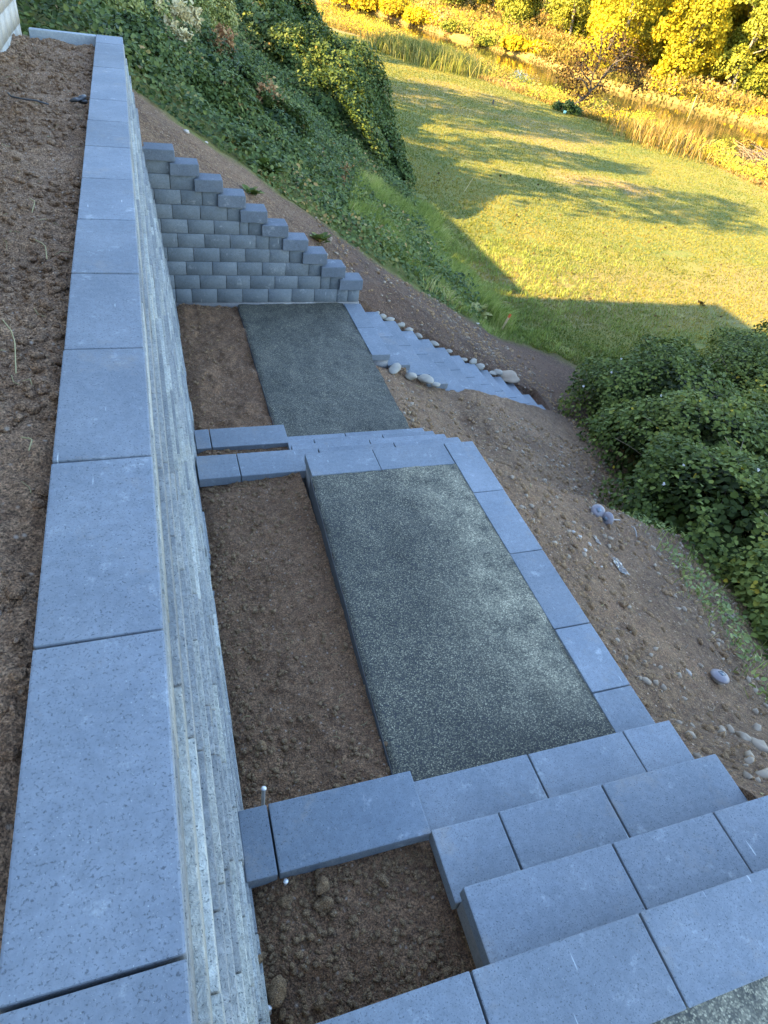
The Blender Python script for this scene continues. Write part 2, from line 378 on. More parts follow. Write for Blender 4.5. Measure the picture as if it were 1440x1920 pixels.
def slab(name, x0, x1, y0, y1, z0, z1, m, parent=None, bev=.006, jit=.0015, wob=0.0, rv=None):
    """a cast block: bevelled box, very slightly out of true"""
    bm = bmesh.new()
    j = lambda: random.uniform(-jit, jit)
    vs = [bm.verts.new((x + j(), y + j(), z + j())) for z in (z0, z1) for x, y in ((x0, y0), (x1, y0), (x1, y1), (x0, y1))]
    for f in BOXF: bm.faces.new([vs[i] for i in f])
    if bev: bmesh.ops.bevel(bm, geom=bm.edges[:] , offset=bev, segments=2, profile=.6, affect='EDGES')
    if parent is not None:
        bmesh.ops.translate(bm, verts=bm.verts[:], vec=-Vector(parent.location))
    me = bpy.data.meshes.new(name); bm.to_mesh(me); bm.free()
    a = me.attributes.new('rnd', 'FLOAT', 'FACE'); r = random.random() if rv is None else rv
    a.data.foreach_set('value', np.full(len(me.polygons), r, np.float32))
    me.materials.append(m); o = bpy.data.objects.new(name, me); C.objects.link(o)
    if parent is not None: o.parent = parent
    return o
def boxes(name, B, m, parent=None, rnd=None, bev=0.0):
    """many boxes (x0,x1,y0,y1,z0,z1) as one mesh"""
    B = np.asarray(B, float); n_ = len(B)
    V = np.empty((n_, 8, 3))
    idx = [(0, 2, 4), (1, 2, 4), (1, 3, 4), (0, 3, 4), (0, 2, 5), (1, 2, 5), (1, 3, 5), (0, 3, 5)]
    for k, (a, b_, c_) in enumerate(idx): V[:, k, 0] = B[:, a]; V[:, k, 1] = B[:, b_]; V[:, k, 2] = B[:, c_]
    F = (BOXF[None] + np.arange(n_)[:, None, None] * 8).reshape(-1, 4)
    r = np.repeat(rng.random(n_) if rnd is None else rnd, 6)
    return npmesh(name, V.reshape(-1, 3), F, m, parent, rnd=r)
def tube(name, pts, rad, m, parent=None, seg=7, link=True):
    pts = np.asarray(pts, float); rad = np.broadcast_to(np.asarray(rad, float), (len(pts),))
    V, F = tube_geo(pts, rad, seg)
    return npmesh(name, V, F, m, parent, smooth=True)
def tube_geo(pts, rad, seg=6):
    n_ = len(pts); t = np.gradient(pts, axis=0); t /= np.linalg.norm(t, axis=1)[:, None] + 1e-9
    up = np.where(np.abs(t[:, 2:3]) > .9, np.array([[1.0, 0, 0]]), np.array([[0, 0, 1.0]]))
    a = np.cross(t, up); a /= np.linalg.norm(a, axis=1)[:, None]; b_ = np.cross(t, a)
    ang = np.linspace(0, 2 * np.pi, seg, endpoint=False)
    V = pts[:, None] + rad[:, None, None] * (np.cos(ang)[None, :, None] * a[:, None] + np.sin(ang)[None, :, None] * b_[:, None])
    i = np.arange(n_ - 1)[:, None] * seg; j = np.arange(seg)[None]; j2 = (j + 1) % seg
    F = np.stack([i + j, i + j2, i + seg + j2, i + seg + j], -1).reshape(-1, 4)
    return V.reshape(-1, 3), F
def tubes(name, L, m, parent=None, seg=5):
    Vs, Fs, o = [], [], 0
    for pts, rad in L:
        pts = np.asarray(pts, float); V, F = tube_geo(pts, np.broadcast_to(np.asarray(rad, float), (len(pts),)), seg)
        Vs.append(V); Fs.append(F + o); o += len(V)
    return npmesh(name, np.concatenate(Vs), np.concatenate(Fs), m, parent, smooth=True)
# leaves: a folded pointed oval of two quads
LEAF = np.array([[0, 0, 0], [.28, .34, .07], [.68, .27, .05], [1, 0, -.06], [.68, -.27, .05], [.28, -.34, .07]])
def leaf_geo(P, N, size, LF=LEAF, aspect=1.0, droop=0.0):
    n_ = len(P)
    N = N / (np.linalg.norm(N, axis=1)[:, None] + 1e-9)
    A = rng.normal(size=(n_, 3)); A[:, 2] -= droop; A -= (A * N).sum(1)[:, None] * N; A /= np.linalg.norm(A, axis=1)[:, None] + 1e-9
    B = np.cross(N, A)
    s = np.broadcast_to(np.asarray(size, float), (n_,))[:, None, None]
    V = P[:, None] + s * (LF[None, :, 0:1] * A[:, None] + aspect * LF[None, :, 1:2] * B[:, None] + LF[None, :, 2:3] * N[:, None])
    o = np.arange(n_)[:, None, None] * 6
    F = (np.array([[0, 1, 2, 3], [0, 3, 4, 5]])[None] + o).reshape(-1, 4)
    return V.reshape(-1, 3), F
def leaves(name, P, N, size, m, parent=None, aspect=1.0, droop=0.0, tone=None):
    V, F = leaf_geo(P, N, size, aspect=aspect, droop=droop)
    r = rng.random(len(P)) if tone is None else np.clip(tone + rng.normal(0, .18, len(P)), 0, 1)
    return npmesh(name, V, F, m, parent, rnd=np.repeat(r, 2))
def lump(D, s, k=3.0):
    return (np.sin(D[:, 0] * k + s) * np.cos(D[:, 1] * k * 1.3 + s * 2.1) + .6 * np.sin(D[:, 2] * k * 2.1 + s + D[:, 0] * k * 1.7) + .4 * np.sin((D[:, 0] - D[:, 1]) * k * 3.1 + s * 3))
def blob_points(blobs, n_, depth=.16, lumpy=.09, seed=0, ground=True, clearance=.0):
    B = np.asarray(blobs, float); wgt = (B[:, 3] * B[:, 4] + B[:, 4] * B[:, 5] + B[:, 3] * B[:, 5]); wgt /= wgt.sum()
    k = rng.choice(len(B), n_ * 2, p=wgt)
    D = rng.normal(size=(n_ * 2, 3)); D /= np.linalg.norm(D, axis=1)[:, None]
    D[:, 2] = np.where(D[:, 2] < -.35, -D[:, 2], D[:, 2])
    q = 1 + lumpy * lump(D * B[k, 3:6], seed + k * 1.7, 2.2) - np.abs(rng.normal(0, depth, n_ * 2))
    P = B[k, :3] + D * B[k, 3:6] * q[:, None]
    keep = np.ones(len(P), bool)
    for i, b_ in enumerate(B):
        r = np.linalg.norm((P - b_[:3]) / b_[3:6], axis=1); keep &= ~((k != i) & (r < .72))
    if ground: keep &= P[:, 2] > terr(P[:, 0], P[:, 1]) + clearance
    N = D / B[k, 3:6] * B[k, 3:6].mean(1)[:, None]
    P, N = P[keep][:n_], N[keep][:n_]
    N = N / np.linalg.norm(N, axis=1)[:, None]
    return P, N
def shrub(name, blobs, n_, size, m, label, cat='shrub', holes=-.13, group=None, depth=.16, lumpy=.09, aspect=1.0, droop=.4, stems=14, seed=1, spread=.75, core=True, tonescale=.25):
    B = np.asarray(blobs, float)
    base = B[:, :3].mean(0); base[2] = float(terr(base[0], base[1]))
    root = empty(name, base, label, cat, group)
    P, N = blob_points(blobs, n_, depth, lumpy, seed)
    hk = fbm(P[:, 0] * 1.0 + .7 * P[:, 2], P[:, 1] - .6 * P[:, 2], 2.1, 3, seed + 9) > holes; P, N = P[hk], N[hk]
    N2 = N + np.array([0, 0, .45]) + rng.normal(0, spread, N.shape)
    tone = .45 + .55 * (fbm(P[:, 0] + P[:, 2], P[:, 1], 1.1, 3, seed + 40))
    leaves('foliage', P, N2, size * rng.uniform(.6, 1.25, len(P)), m, root, aspect, droop, tone)
    L = []
    for i in range(stems):
        b_ = B[rng.integers(len(B))]; d = rng.normal(size=3); d[2] = abs(d[2]); d /= np.linalg.norm(d)
        s = np.array([b_[0] + rng.normal() * b_[3] * .3, b_[1] + rng.normal() * b_[4] * .3, 0]); s[2] = float(terr(s[0], s[1]))
        e = b_[:3] + d * b_[3:6] * 1.02; mid = (s + e) / 2 + np.array([0, 0, .25 * b_[5]])
        t = np.linspace(0, 1, 7)[:, None]; pts = (1 - t) ** 2 * s + 2 * t * (1 - t) * mid + t * t * e
        L.append((pts, np.linspace(.008, .003, 7) * (1 if size < .1 else 1.6)))
    if L: tubes('stems', L, M['twig'], root)
    if core: # inner leaf layer in the darkest tone, shade painted into the gaps
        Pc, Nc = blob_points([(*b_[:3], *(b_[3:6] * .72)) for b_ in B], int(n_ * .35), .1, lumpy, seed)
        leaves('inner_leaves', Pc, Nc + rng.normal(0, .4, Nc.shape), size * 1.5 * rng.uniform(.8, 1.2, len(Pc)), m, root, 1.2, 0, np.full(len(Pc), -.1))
    return root
def blades(name, P, h, m, lean=.35, width=.006, parent=None, tone=None, dirn=None):
    n_ = len(P); a = rng.uniform(0, 2 * np.pi, n_); s = np.stack([np.cos(a), np.sin(a), np.zeros(n_)], 1)
    b_ = rng.uniform(0, 2 * np.pi, n_); ld = np.stack([np.cos(b_), np.sin(b_), np.zeros(n_)], 1) * lean * np.abs(rng.normal(0, 1, n_))[:, None]
    if dirn is not None: ld = ld + np.asarray(dirn)[None] * rng.uniform(.3, 1, n_)[:, None]
    h = np.asarray(h)[:, None]; w_ = np.broadcast_to(np.asarray(width, float), (n_,))[:, None]
    up = np.array([[0, 0, 1.0]])
    v0 = P - s * w_; v1 = P + s * w_
    md = P + h * (up * .6 + ld * .35); v2 = md + s * w_ * .8; v3 = md - s * w_ * .8
    tip = P + h * (up * (1 - .25 * np.linalg.norm(ld, axis=1)[:, None]) + ld)
    V = np.stack([v0, v1, v2, v3, tip], 1).reshape(-1, 3); o = np.arange(n_)[:, None] * 5
    r = rng.random(n_) if tone is None else np.clip(tone + rng.normal(0, .2, n_), 0, 1)
    return npmesh(name, V, [np.array([[0, 1, 2, 3]]) + o, np.array([[3, 2, 4]]) + o], m, parent, rnd=np.concatenate([r, r]))
# rough lumps: deformed icospheres gathered in one mesh
def ico(sub):
    bm = bmesh.new(); bmesh.ops.create_icosphere(bm, subdivisions=sub, radius=1); bm.verts.ensure_lookup_table()
    V = np.array([v.co[:] for v in bm.verts]); F = np.array([[v.index for v in f.verts] for f in bm.faces]); bm.free(); return V, F
ICO = {k: ico(k) for k in (1, 2, 3)}
def rock_geo(P, S, sub=2, amp=.28, squash=(1, 1, .7), seed=0):
    V0, F0 = ICO[sub]; n_ = len(P); out = []
    S = np.broadcast_to(np.asarray(S, float), (n_,))
    ph = rng.uniform(0, 6.28, (n_, 6)); a = rng.uniform(0, 6.28, n_)
    d = 1 + amp * (np.sin(V0[None, :, 0] * 2.3 + ph[:, 0:1]) * np.cos(V0[None, :, 1] * 2.9 + ph[:, 1:2]) + .6 * np.sin(V0[None, :, 2] * 4.1 + ph[:, 2:3] + V0[None, :, 0] * 3) + .35 * np.sin(V0[None, :, 1] * 8 + ph[:, 3:4]) * np.sin(V0[None, :, 0] * 7 + ph[:, 4:5]))
    W = V0[None] * d[:, :, None] * (np.array(squash)[None, None] * rng.uniform(.75, 1.25, (n_, 1, 3))) * S[:, None, None]
    c, s = np.cos(a)[:, None], np.sin(a)[:, None]
    X = W[:, :, 0] * c - W[:, :, 1] * s; Y = W[:, :, 0] * s + W[:, :, 1] * c
    V = np.stack([X, Y, W[:, :, 2]], -1) + P[:, None]
    F = (F0[None] + np.arange(n_)[:, None, None] * len(V0)).reshape(-1, 3)
    return V.reshape(-1, 3), F
def rocks(name, P, S, m, sub=1, amp=.28, squash=(1, 1, .7), parent=None, smooth=False):
    V, F = rock_geo(np.asarray(P, float), S, sub, amp, squash); return npmesh(name, V, F, m, parent, smooth=smooth)
def grid(name, xs, ys, zf, m, attrs=None, smooth=True):
    X, Y = np.meshgrid(xs, ys); Z = zf(X, Y); nx = len(xs)
    V = np.stack([X, Y, Z], -1).reshape(-1, 3)
    i = (np.arange(len(ys) - 1)[:, None] * nx + np.arange(nx - 1)[None]).ravel()
    F = np.stack([i, i + 1, i + nx + 1, i + nx], -1)
    A = {k: f(X, Y).ravel() for k, f in (attrs or {}).items()}
    return npmesh(name, V, F, m, attrs=A, smooth=smooth)
#END_HELPERS

# ------------------------------------------------------------------ ground
def seq(*segs):
    out = []
    for a, b_, s in segs: out.append(np.arange(a, b_ - 1e-6, s))
    return np.concatenate(out + [[segs[-1][1]]])
gx = seq((-60, -4, 4), (-4, 2.16, .16), (2.16, 2.19, .03), (2.19, 6.3, .032), (6.3, 14, .1), (14, 46, .3), (46, 250, 4))
gy = seq((-25, -1, .8), (-1, 8.6, .036), (8.6, 16, .06), (16, 40, .22), (40, 96, .45), (96, 420, 6))
YV_X = [-1, 0.2, 1, 2, 3, 4.5, 5.6, 6.4, 7.3, 8]; YV_Y = [9.1, 9.3, 9.4, 9.3, 9.2, 9.4, 9.9, 10.05, 9.8, 9.0]
TOE_Y = [-30, 2, 3, 5.5, 7.5, 9, 9.9, 10.6]; TOE_X = [4.7, 4.7, 5.0, 6.0, 7.0, 7.3, 7.2, 6.6]
def veg(x, y):       # 1 where the ground carries grass or weeds, 0 on bare soil
    yv = np.interp(x, YV_X, YV_Y); n_ = .35 * fbm(x, y, 1.7, 3, 21)
    a = sstep(-.15, .25, y - yv + n_)
    c_ = sstep(-.1, .4, x - np.interp(y, TOE_Y, TOE_X) + n_)
    return np.clip(np.maximum(a, np.where(y < 10.6, c_, 1)), 0, 1)
def dryf(x, y):
    return np.clip(sstep(.12, .42, fbm(x * .5, y, .22, 4, 33)) * .45 + 1.0 * sstep(.8, .1, np.hypot((x - 16.8) / 5.0, (y - 23.3) / 2.6)) * sstep(-.2, .2, fbm(x, y, .9, 3, 4)), 0, 1)
def meadowf(x, y):
    return sstep(-.6, .3, x - np.interp(y, LE_Y, LE_X) + .8 * fbm(x, y, .5, 3, 2))
g = grid('ground', gx, gy, terr, M['ground'], {'grass': veg, 'dry': dryf, 'meadow': meadowf,
         'damp': lambda x, y: sstep(6.4, 7.4, y) * 1.0 * sstep(1.0, 3.0, x) + .5 * sstep(-.1, .3, fbm(x, y, .8, 3, 12)) * (y < 6)})
tag(g, kind='structure')
wv = np.array([[22, 8, -6.02], [70, 8, -6.02], [70, 140, -6.02], [0, 140, -6.02]], float)
tag(npmesh('water', wv, np.array([[0, 1, 2, 3]]), M['water']), kind='structure')

# ------------------------------------------------------------------ retaining wall: cap slabs on battered split stone
root = empty('retaining_wall', (-.18, 4, 0), 'long battered grey split-stone retaining wall topped with square blue-grey cap slabs', 'retaining wall')
ys = [-.95]; 
while ys[-1] < 8.3: ys.append(ys[-1] + .6095)
y0 = .308 - 2 * .6095; edges = [y0 + .6095 * k for k in range(0, 16)]
edges = [e for e in edges if e < 8.45] + [8.72]
for a, b_ in zip(edges[:-1], edges[1:]):
    slab('cap_slab', -.308, -.056, a + .003, b_ - .003, -.062, random.uniform(-.001, .001), M['slab'], root, .005, .0015)
B, rr = [], []
z = -.064; k = 0; xf = -.052
while z > -2.75:
    h = .152 if k else .125
    if k < 5: parts = [h]
    else: parts = random.choice([[.076, .076], [.05, .102], [.1, .052], [.152]])
    zz = z
    for ph in parts:
        y = -1.3 - random.random() * .4
        while y < 8.75:
            L = random.uniform(.35, .95) if k < 5 else random.uniform(.16, .6)
            pr = random.uniform(-.003, .003) if len(parts) == 1 else random.uniform(-.005, .008)
            B.append((-.20, xf + pr + .0165 * (z - zz) / .152 * .6, y + .0025, min(y + L, 8.76) - .0025, zz - ph + .0015, zz - random.uniform(0, .002))); rr.append(random.random())
            y += L
        zz -= ph
    z -= h; k += 1; xf += .0168
B = np.array(B)
fo = boxes('stone_face', B, M['stone'], root, np.array(rr))
md = fo.modifiers.new('bevel', 'BEVEL'); md.width = .003; md.segments = 1
# backing of the wall
boxes('backing', [(-.30, -.202, -1.2, 8.70, -2.9, -.066)], M['riser'], root)

tag(slab('stone_curb', -.93, -.312, 8.60, 8.70, -.14, .0, M['curb'], None, .006), 'pale low curb running from the wall end to the tan house wall', 'curb')

# upper planting strip
uy = seq((-1.6, 8.60, .017)); ux = np.linspace(-1.07, -.31, 46)
def zup(x, y):
    return -.085 + .055 * fbm(x, y, 3.0, 6, 50, .6) + .04 * np.abs(fbm(x, y, 9, 4, 60, .6)) - .02 * sstep(-.36, -.31, x) + .02 * sstep(-.9, -1.05, x)
tag(grid('soil_strip', ux, uy, zup, M['topsoil']), kind='structure')
def scatter(n_, x0, x1, y0, y1, zf, s0, s1, sink=.2, pw=2.5):
    x = rng.uniform(x0, x1, n_); y = rng.uniform(y0, y1, n_); s = s0 + (s1 - s0) * rng.random(n_) ** pw
    return np.stack([x, y, zf(x, y) + s * (.5 - sink)], 1), s
P, S = scatter(13000, -1.05, -.325, -.4, 8.55, zup, .004, .024, .25, 4)
keep = fbm(P[:, 0], P[:, 1], 2.5, 2, 5) + rng.normal(0, .25, len(P)) > -.05
tag(rocks('soil_clods', P[keep], S[keep], M['topsoil'], 1, .3), kind='stuff')

# ------------------------------------------------------------------ terraces
SL = dict(bev=.0055, jit=.0015)
def tread(root, x0, x1, yf, z, seams, depth=.265, wall=False, name='tread'):
    xs_ = [x0] + seams + [x1]
    for a, b_ in zip(xs_[:-1], xs_[1:]):
        slab(name, a + (.0035 if a != x0 else 0), b_ - (.0035 if b_ != x1 else 0), yf - depth, yf + random.uniform(-.0015, .0015), z - .072, z + random.uniform(-.0012, .0012), M['slab'], root, **SL)
def riser(root, x0, x1, yf, z, drop=.14, depth=.235, n_=3, m='riser'):
    xs_ = np.linspace(x0 + .012, x1 - .012, n_ + 1)
    for a, b_ in zip(xs_[:-1], xs_[1:]):
        slab('riser', a + .0015, b_ - .0015, yf - depth, yf - .013, z - drop - .06, z - .074, M[m], root, bev=.003, jit=.001)
XR = 2.185
st = empty('paver_steps', (1.5, .35, -1.5), 'nearest flight of blue-grey paver steps going down onto the long gravel landing', 'steps')
tread(st, .080, XR, .353, -1.12, [.688, 1.297, 1.907]); riser(st, .080, XR, .353, -1.12, .14, .22, 4)
tread(st, .800, XR, .606, -1.26, [1.409, 1.885]); riser(st, .800, XR, .606, -1.26, .14, .235, 3)
tread(st, .800, XR, .862, -1.40, [1.09, 1.578]); riser(st, .800, XR, .862, -1.40, .14, .235, 3)
tread(st, .800, XR, 1.118, -1.54, [1.396, 1.913]); riser(st, .800, XR, 1.118, -1.54, .14, .235, 3)
hd = empty('planter_header', (.45, 1, -1.5), 'dark blue-grey slab band joining the stone wall to the nearest steps, beside steel stakes', 'paver edging', 'slab bands across the planting bed')
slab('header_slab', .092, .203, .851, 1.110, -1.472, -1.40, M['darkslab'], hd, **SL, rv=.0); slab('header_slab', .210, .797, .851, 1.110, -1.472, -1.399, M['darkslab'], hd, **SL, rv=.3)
boxes('header_base', [(.10, .785, .868, 1.095, -1.75, -1.474)], M['riser'], hd)
ed = empty('landing_edging', (2.1, 2.4, -1.7), 'L-shaped row of pale blue-grey slabs edging the long gravel landing', 'paver edging')
by = [1.122, 1.405, 1.838, 2.447, 3.050, 3.645]
by = [1.122, 1.410, 1.838 , 2.447, 3.052, 3.645]
for a, b_ in zip(by[:-1], by[1:]): slab('edge_slab', 1.975, 2.215, a + .003, b_ - .003, -1.752, -1.68 + random.uniform(-.001, .001), M['slab'], ed, **SL)
slab('edge_slab', .893, 1.395, 3.392, 3.642, -1.752, -1.68, M['slab'], ed, **SL); slab('edge_slab', 1.400, 1.968, 3.392, 3.642, -1.752, -1.681, M['slab'], ed, **SL)
boxes('edge_base', [(1.985, 2.203, 1.13, 3.63, -2.0, -1.754), (.905, 1.98, 3.405, 3.629, -2.05, -1.754)], M['riser'], ed)
s2 = empty('paver_steps', (1.6, 4.1, -2.2), 'middle flight of four shallow paver steps between the two gravel landings', 'steps')
XM = 2.225
tread(s2, .152, XM, 3.888, -1.82, [.441, 1.05, 1.66], name='tread'); riser(s2, .95, XM, 3.888, -1.82)
boxes('tread_base', [(.165, .93, 3.64, 3.872, -2.35, -1.894)], M['riser'], s2)
tread(s2, .90, XM, 4.134, -1.96, [1.545]); riser(s2, .90, XM, 4.134, -1.96)
tread(s2, .915, XM + .01, 4.378, -2.10, [1.14, 1.75]); riser(s2, .915, XM, 4.378, -2.10)
tread(s2, .94, XM + .02, 4.620, -2.24, [1.49]); riser(s2, .94, XM, 4.620, -2.24, .14, .22)
h2 = empty('planter_header', (.5, 4.5, -2.1), 'farther blue-grey slab band joining the stone wall to the middle steps', 'paver edging', 'slab bands across the planting bed')
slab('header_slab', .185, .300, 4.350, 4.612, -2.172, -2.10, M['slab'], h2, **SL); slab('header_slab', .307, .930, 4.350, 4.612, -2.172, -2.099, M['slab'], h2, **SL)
boxes('header_base', [(.19, .92, 4.365, 4.60, -2.45, -2.174)], M['riser'], h2)

# gravel landings
def gravel(name, xl, xr, y0, y1, z, palef, amp=.006, res=.02, seed=0):
    ys_ = seq((y0, y1, res)); n_ = 60
    t = np.linspace(0, 1, n_)
    X = np.array([xl(y) * (1 - t) + xr(y) * t + np.where(t == 0, .012 * float(vnoise(y * 14, 0, seed)), 0) for y in ys_]); Y = np.repeat(ys_[:, None], n_, 1)
    Z = z + amp * fbm(X, Y, 5, 4, seed) + .3 * amp * fbm(X, Y, 25, 2, seed + 3) - .012 * (t[None] < .001)
    V = np.stack([X, Y, Z], -1).reshape(-1, 3)
    i = (np.arange(len(ys_) - 1)[:, None] * n_ + np.arange(n_ - 1)[None]).ravel()
    o = npmesh(name, V, np.stack([i, i + 1, i + n_ + 1, i + n_], -1), M['gravel'], attrs={'pale': palef(X, Y).ravel()}, smooth=True)
    tag(o, kind='structure')
    return o
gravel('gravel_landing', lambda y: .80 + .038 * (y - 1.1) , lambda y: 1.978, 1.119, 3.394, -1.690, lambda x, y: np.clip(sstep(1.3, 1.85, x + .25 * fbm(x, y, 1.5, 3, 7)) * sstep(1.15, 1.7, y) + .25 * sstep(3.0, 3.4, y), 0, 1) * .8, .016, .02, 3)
gravel('gravel_landing', lambda y: .925 , lambda y: 2.22 if y < 6.2 else 2.235, 4.619, 7.58, -2.388, lambda x, y: 0 * x, .026, .02, 11)
gravel('gravel_landing', lambda y: .08, lambda y: 2.2, -1.6, .105, -1.128, lambda x, y: .75 + 0 * x, .01, .02, 17)
# edging fabric along the planting bed
M['fabric'] = plain('dark_fabric', (.035, .035, .035), .9, 0, .3, 60)
for nm_, xf_, y0_, y1_, z_, lb in (('edging_strip', lambda y: .79 + .038 * (y - 1.1), 1.12, 3.39, -1.69, 'thin dark edging strip between the long gravel landing and its soil bed'), ('edging_strip', lambda y: .915, 4.62, 7.56, -2.39, 'thin dark edging strip between the far gravel landing and its soil bed')):
    yy = np.arange(y0_, y1_, .05); xx = np.array([xf_(y) for y in yy]) + .006 * vnoise(yy * 4, 0, 3)
    V = []; 
    for xo, zo in ((0, -.34), (0, .008), (.005, .008), (.005, -.34)): V.append(np.stack([xx + xo, yy, np.full(len(yy), z_ + zo) + .004 * vnoise(yy * 6, 1, 9)], 1))
    V = np.stack(V, 1); nn = len(yy); i = (np.arange(nn - 1)[:, None] * 4 + np.arange(4)[None]); i2 = np.arange(nn - 1)[:, None] * 4 + (np.arange(4)[None] + 1) % 4
    tag(npmesh(nm_, V.reshape(-1, 3), np.stack([i, i2, i2 + 4, i + 4], -1).reshape(-1, 4), M['fabric']), lb, 'edging strip')

# soil beds
def bed(name, x0, x1, y0, y1, z, tilt=0, amp=.035, res=.012, seed=0, clods=900, cmax=.03, ty=0):
    xs_ = np.linspace(x0, x1, int((x1 - x0) / res) + 1); ys_ = np.linspace(y0, y1, int((y1 - y0) / res) + 1)
    xm = (x0 + x1) / 2
    def zf(x, y): return z + amp * fbm(x, y, 3.2, 6, seed, .6) + .5 * amp * np.abs(fbm(x, y, 13, 4, seed + 9, .6)) + tilt * (x - xm) + ty * (y - y0) - .03 * sstep(x0 + .12, x0, x)
    tag(grid(name, xs_, ys_, zf, M['soil']), kind='structure')
    P, S = scatter(clods, x0 + .02, x1 - .02, y0 + .02, y1 - .02, zf, .003, cmax, .25, 4)
    e = np.minimum(np.minimum(P[:, 0] - x0, 9), np.minimum(P[:, 1] - y0, y1 - P[:, 1]))
    keep = (rng.random(len(P)) < np.exp(-e / .14) * 1.3 + .12) & (P[:, 0] > x0 + S) & (P[:, 0] < x1 - S)
    tag(rocks('soil_clods', P[keep], S[keep], M['clod'], 2 if cmax > .03 else 1, .32), kind='stuff')
    return zf
zA = bed('soil_bed', .08, .812, .345, .862, -1.485, 0, .04, .009, 71, 2200, .015)
zB = bed('soil_bed', .10, .86, 1.095, 3.645, -1.718, .07, .04, .013, 73, 5500, .017, -.062)
zC = bed('soil_bed', .15, .915, 3.87, 4.36, -2.14, 0, .03, .015, 75, 500, .02)
zD = bed('soil_bed', .18, .925, 4.60, 7.60, -2.41, -.02, .06, .02, 77, 2500, .018)
# a few big clods that can be told apart
for (u, v, zz, s, lb) in ((605, 1660, -1.44, .030, 'upright brown soil clod against the nearest slab band'), (608, 1695, -1.46, .034, 'rounded brown clod below the nearest slab band'), (535, 1690, -1.46, .024, 'squat clod left in the nearest soil bed beside the stake tip'), (520, 1860, -1.45, .030, 'clod at the bottom of the nearest soil bed by the stone wall'), (485, 1800, -1.46, .018, 'small clod touching the stone wall in the nearest bed'), (720, 1650, -1.45, .016, 'small clod near the right corner of the nearest soil bed'), (490, 1400, -1.70, .026, 'brown clod at the wall foot in the long soil bed')):
    d = ray(u, v); p = EYE + d * ((zz - EYE[2]) / d[2])
    V, F = rock_geo(p[None], s, 3, .26, (1, 1, .85)); tag(npmesh('soil_clod', V, F, M['clod'], smooth=True), lb, 'soil clod')

# side flight going down to the lawn
s3 = empty('paver_steps', (3.8, 6.9, -3.1), 'long side flight of paver steps descending the soil bank to the lawn', 'steps')
fe = [7.545, 7.60, 7.62, 7.60, 7.62, 7.63, 7.64, 7.66, 7.68, 7.70, 7.72, 7.6, 7.5]
for k in range(13):
    xr = 2.456 + .268 * k; z = -2.38 - .14 * k; x0 = 2.238 if k == 0 else xr - .274
    sm = 6.895 + .0245 * k
    nb = 6.245 if k < 4 else float(np.interp(xr, [3.2, 3.66, 4.1, 4.6, 5.1, 5.6], [6.24, 6.48, 6.66, 6.82, 7.04, 7.25])) - .16
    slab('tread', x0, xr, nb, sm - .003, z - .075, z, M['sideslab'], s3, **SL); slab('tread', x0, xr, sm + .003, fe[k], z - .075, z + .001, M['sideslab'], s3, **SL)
    boxes('riser', [(x0 + .01, xr - .014, nb + .012, fe[k] - .012, z - .21, z - .077)], M['riser'], s3)

# stepped block wall across the end
bw = empty('block_wall', (1.2, 7.7, -2.4), 'stepped grey block wall descending beside the far gravel landing', 'block wall')
joints = [-.872 - .148 * i for i in range(0, 10)] + [-2.355]
joints = [-.875, -1.003, -1.150, -1.298, -1.445, -1.592, -1.742, -1.894, -2.048, -2.206, -2.372]
seams = {9: [-.1, .22, .40, .69, .985, 1.29, 1.58, 1.86, 2.15, 2.29, 2.44], 8: [-.1, .22, .5, .8, 1.08, 1.37, 1.65, 1.93, 2.05, 2.20], 7: [.08, .36, .65, .93, 1.22, 1.5, 1.78, 1.96],
         6: [-.1, .17, .45, .74, 1.03, 1.31, 1.54, 1.72], 5: [0, .29, .58, .86, 1.15, 1.3, 1.485], 4: [-.1, .13, .41, .69, .97, 1.07, 1.245], 3: [-.05, .26, .55, .84, 1.005], 2: [-.2, .09, .36, .58, .765], 1: [-.05, .26, .525], 0: [-.1, .285]}
Bb = []
for r in range(10):
    s = seams[r]
    for a, b_ in zip(s[:-1], s[1:]): Bb.append((a + .003 + random.uniform(0, .001), b_ - .003, 7.575 + .011 * (9 - r), 7.82, joints[r + 1] + .002, joints[r] - .0015))
fo = boxes('block_courses', Bb, M['block'], bw); md = fo.modifiers.new('bevel', 'BEVEL'); md.width = .002; md.segments = 1
boxes('footing', [(-.05, 2.45, 7.578, 7.83, -2.50, -2.374)], M['riser'], bw)
boxes('mortar', [(a, b_, 7.587 + .011 * (9 - r), 7.81, joints[r + 1], joints[r]) for r, a, b_ in [(r, seams[r][0], seams[r][-1] - .004) for r in range(10)]], M['joint'], bw)
for k in range(10):
    xl = .028 + .2375 * k; zt = joints[k] + .110 + .020 * min(k / 3, 1)
    slab('cap_block', xl - (.1 if k == 0 else 0), xl + .300, 7.540 + .011 * (9 - k), 7.79 + .011 * (9 - k), joints[k] + .001, zt, M['capblock'], bw, bev=.010, jit=.003)

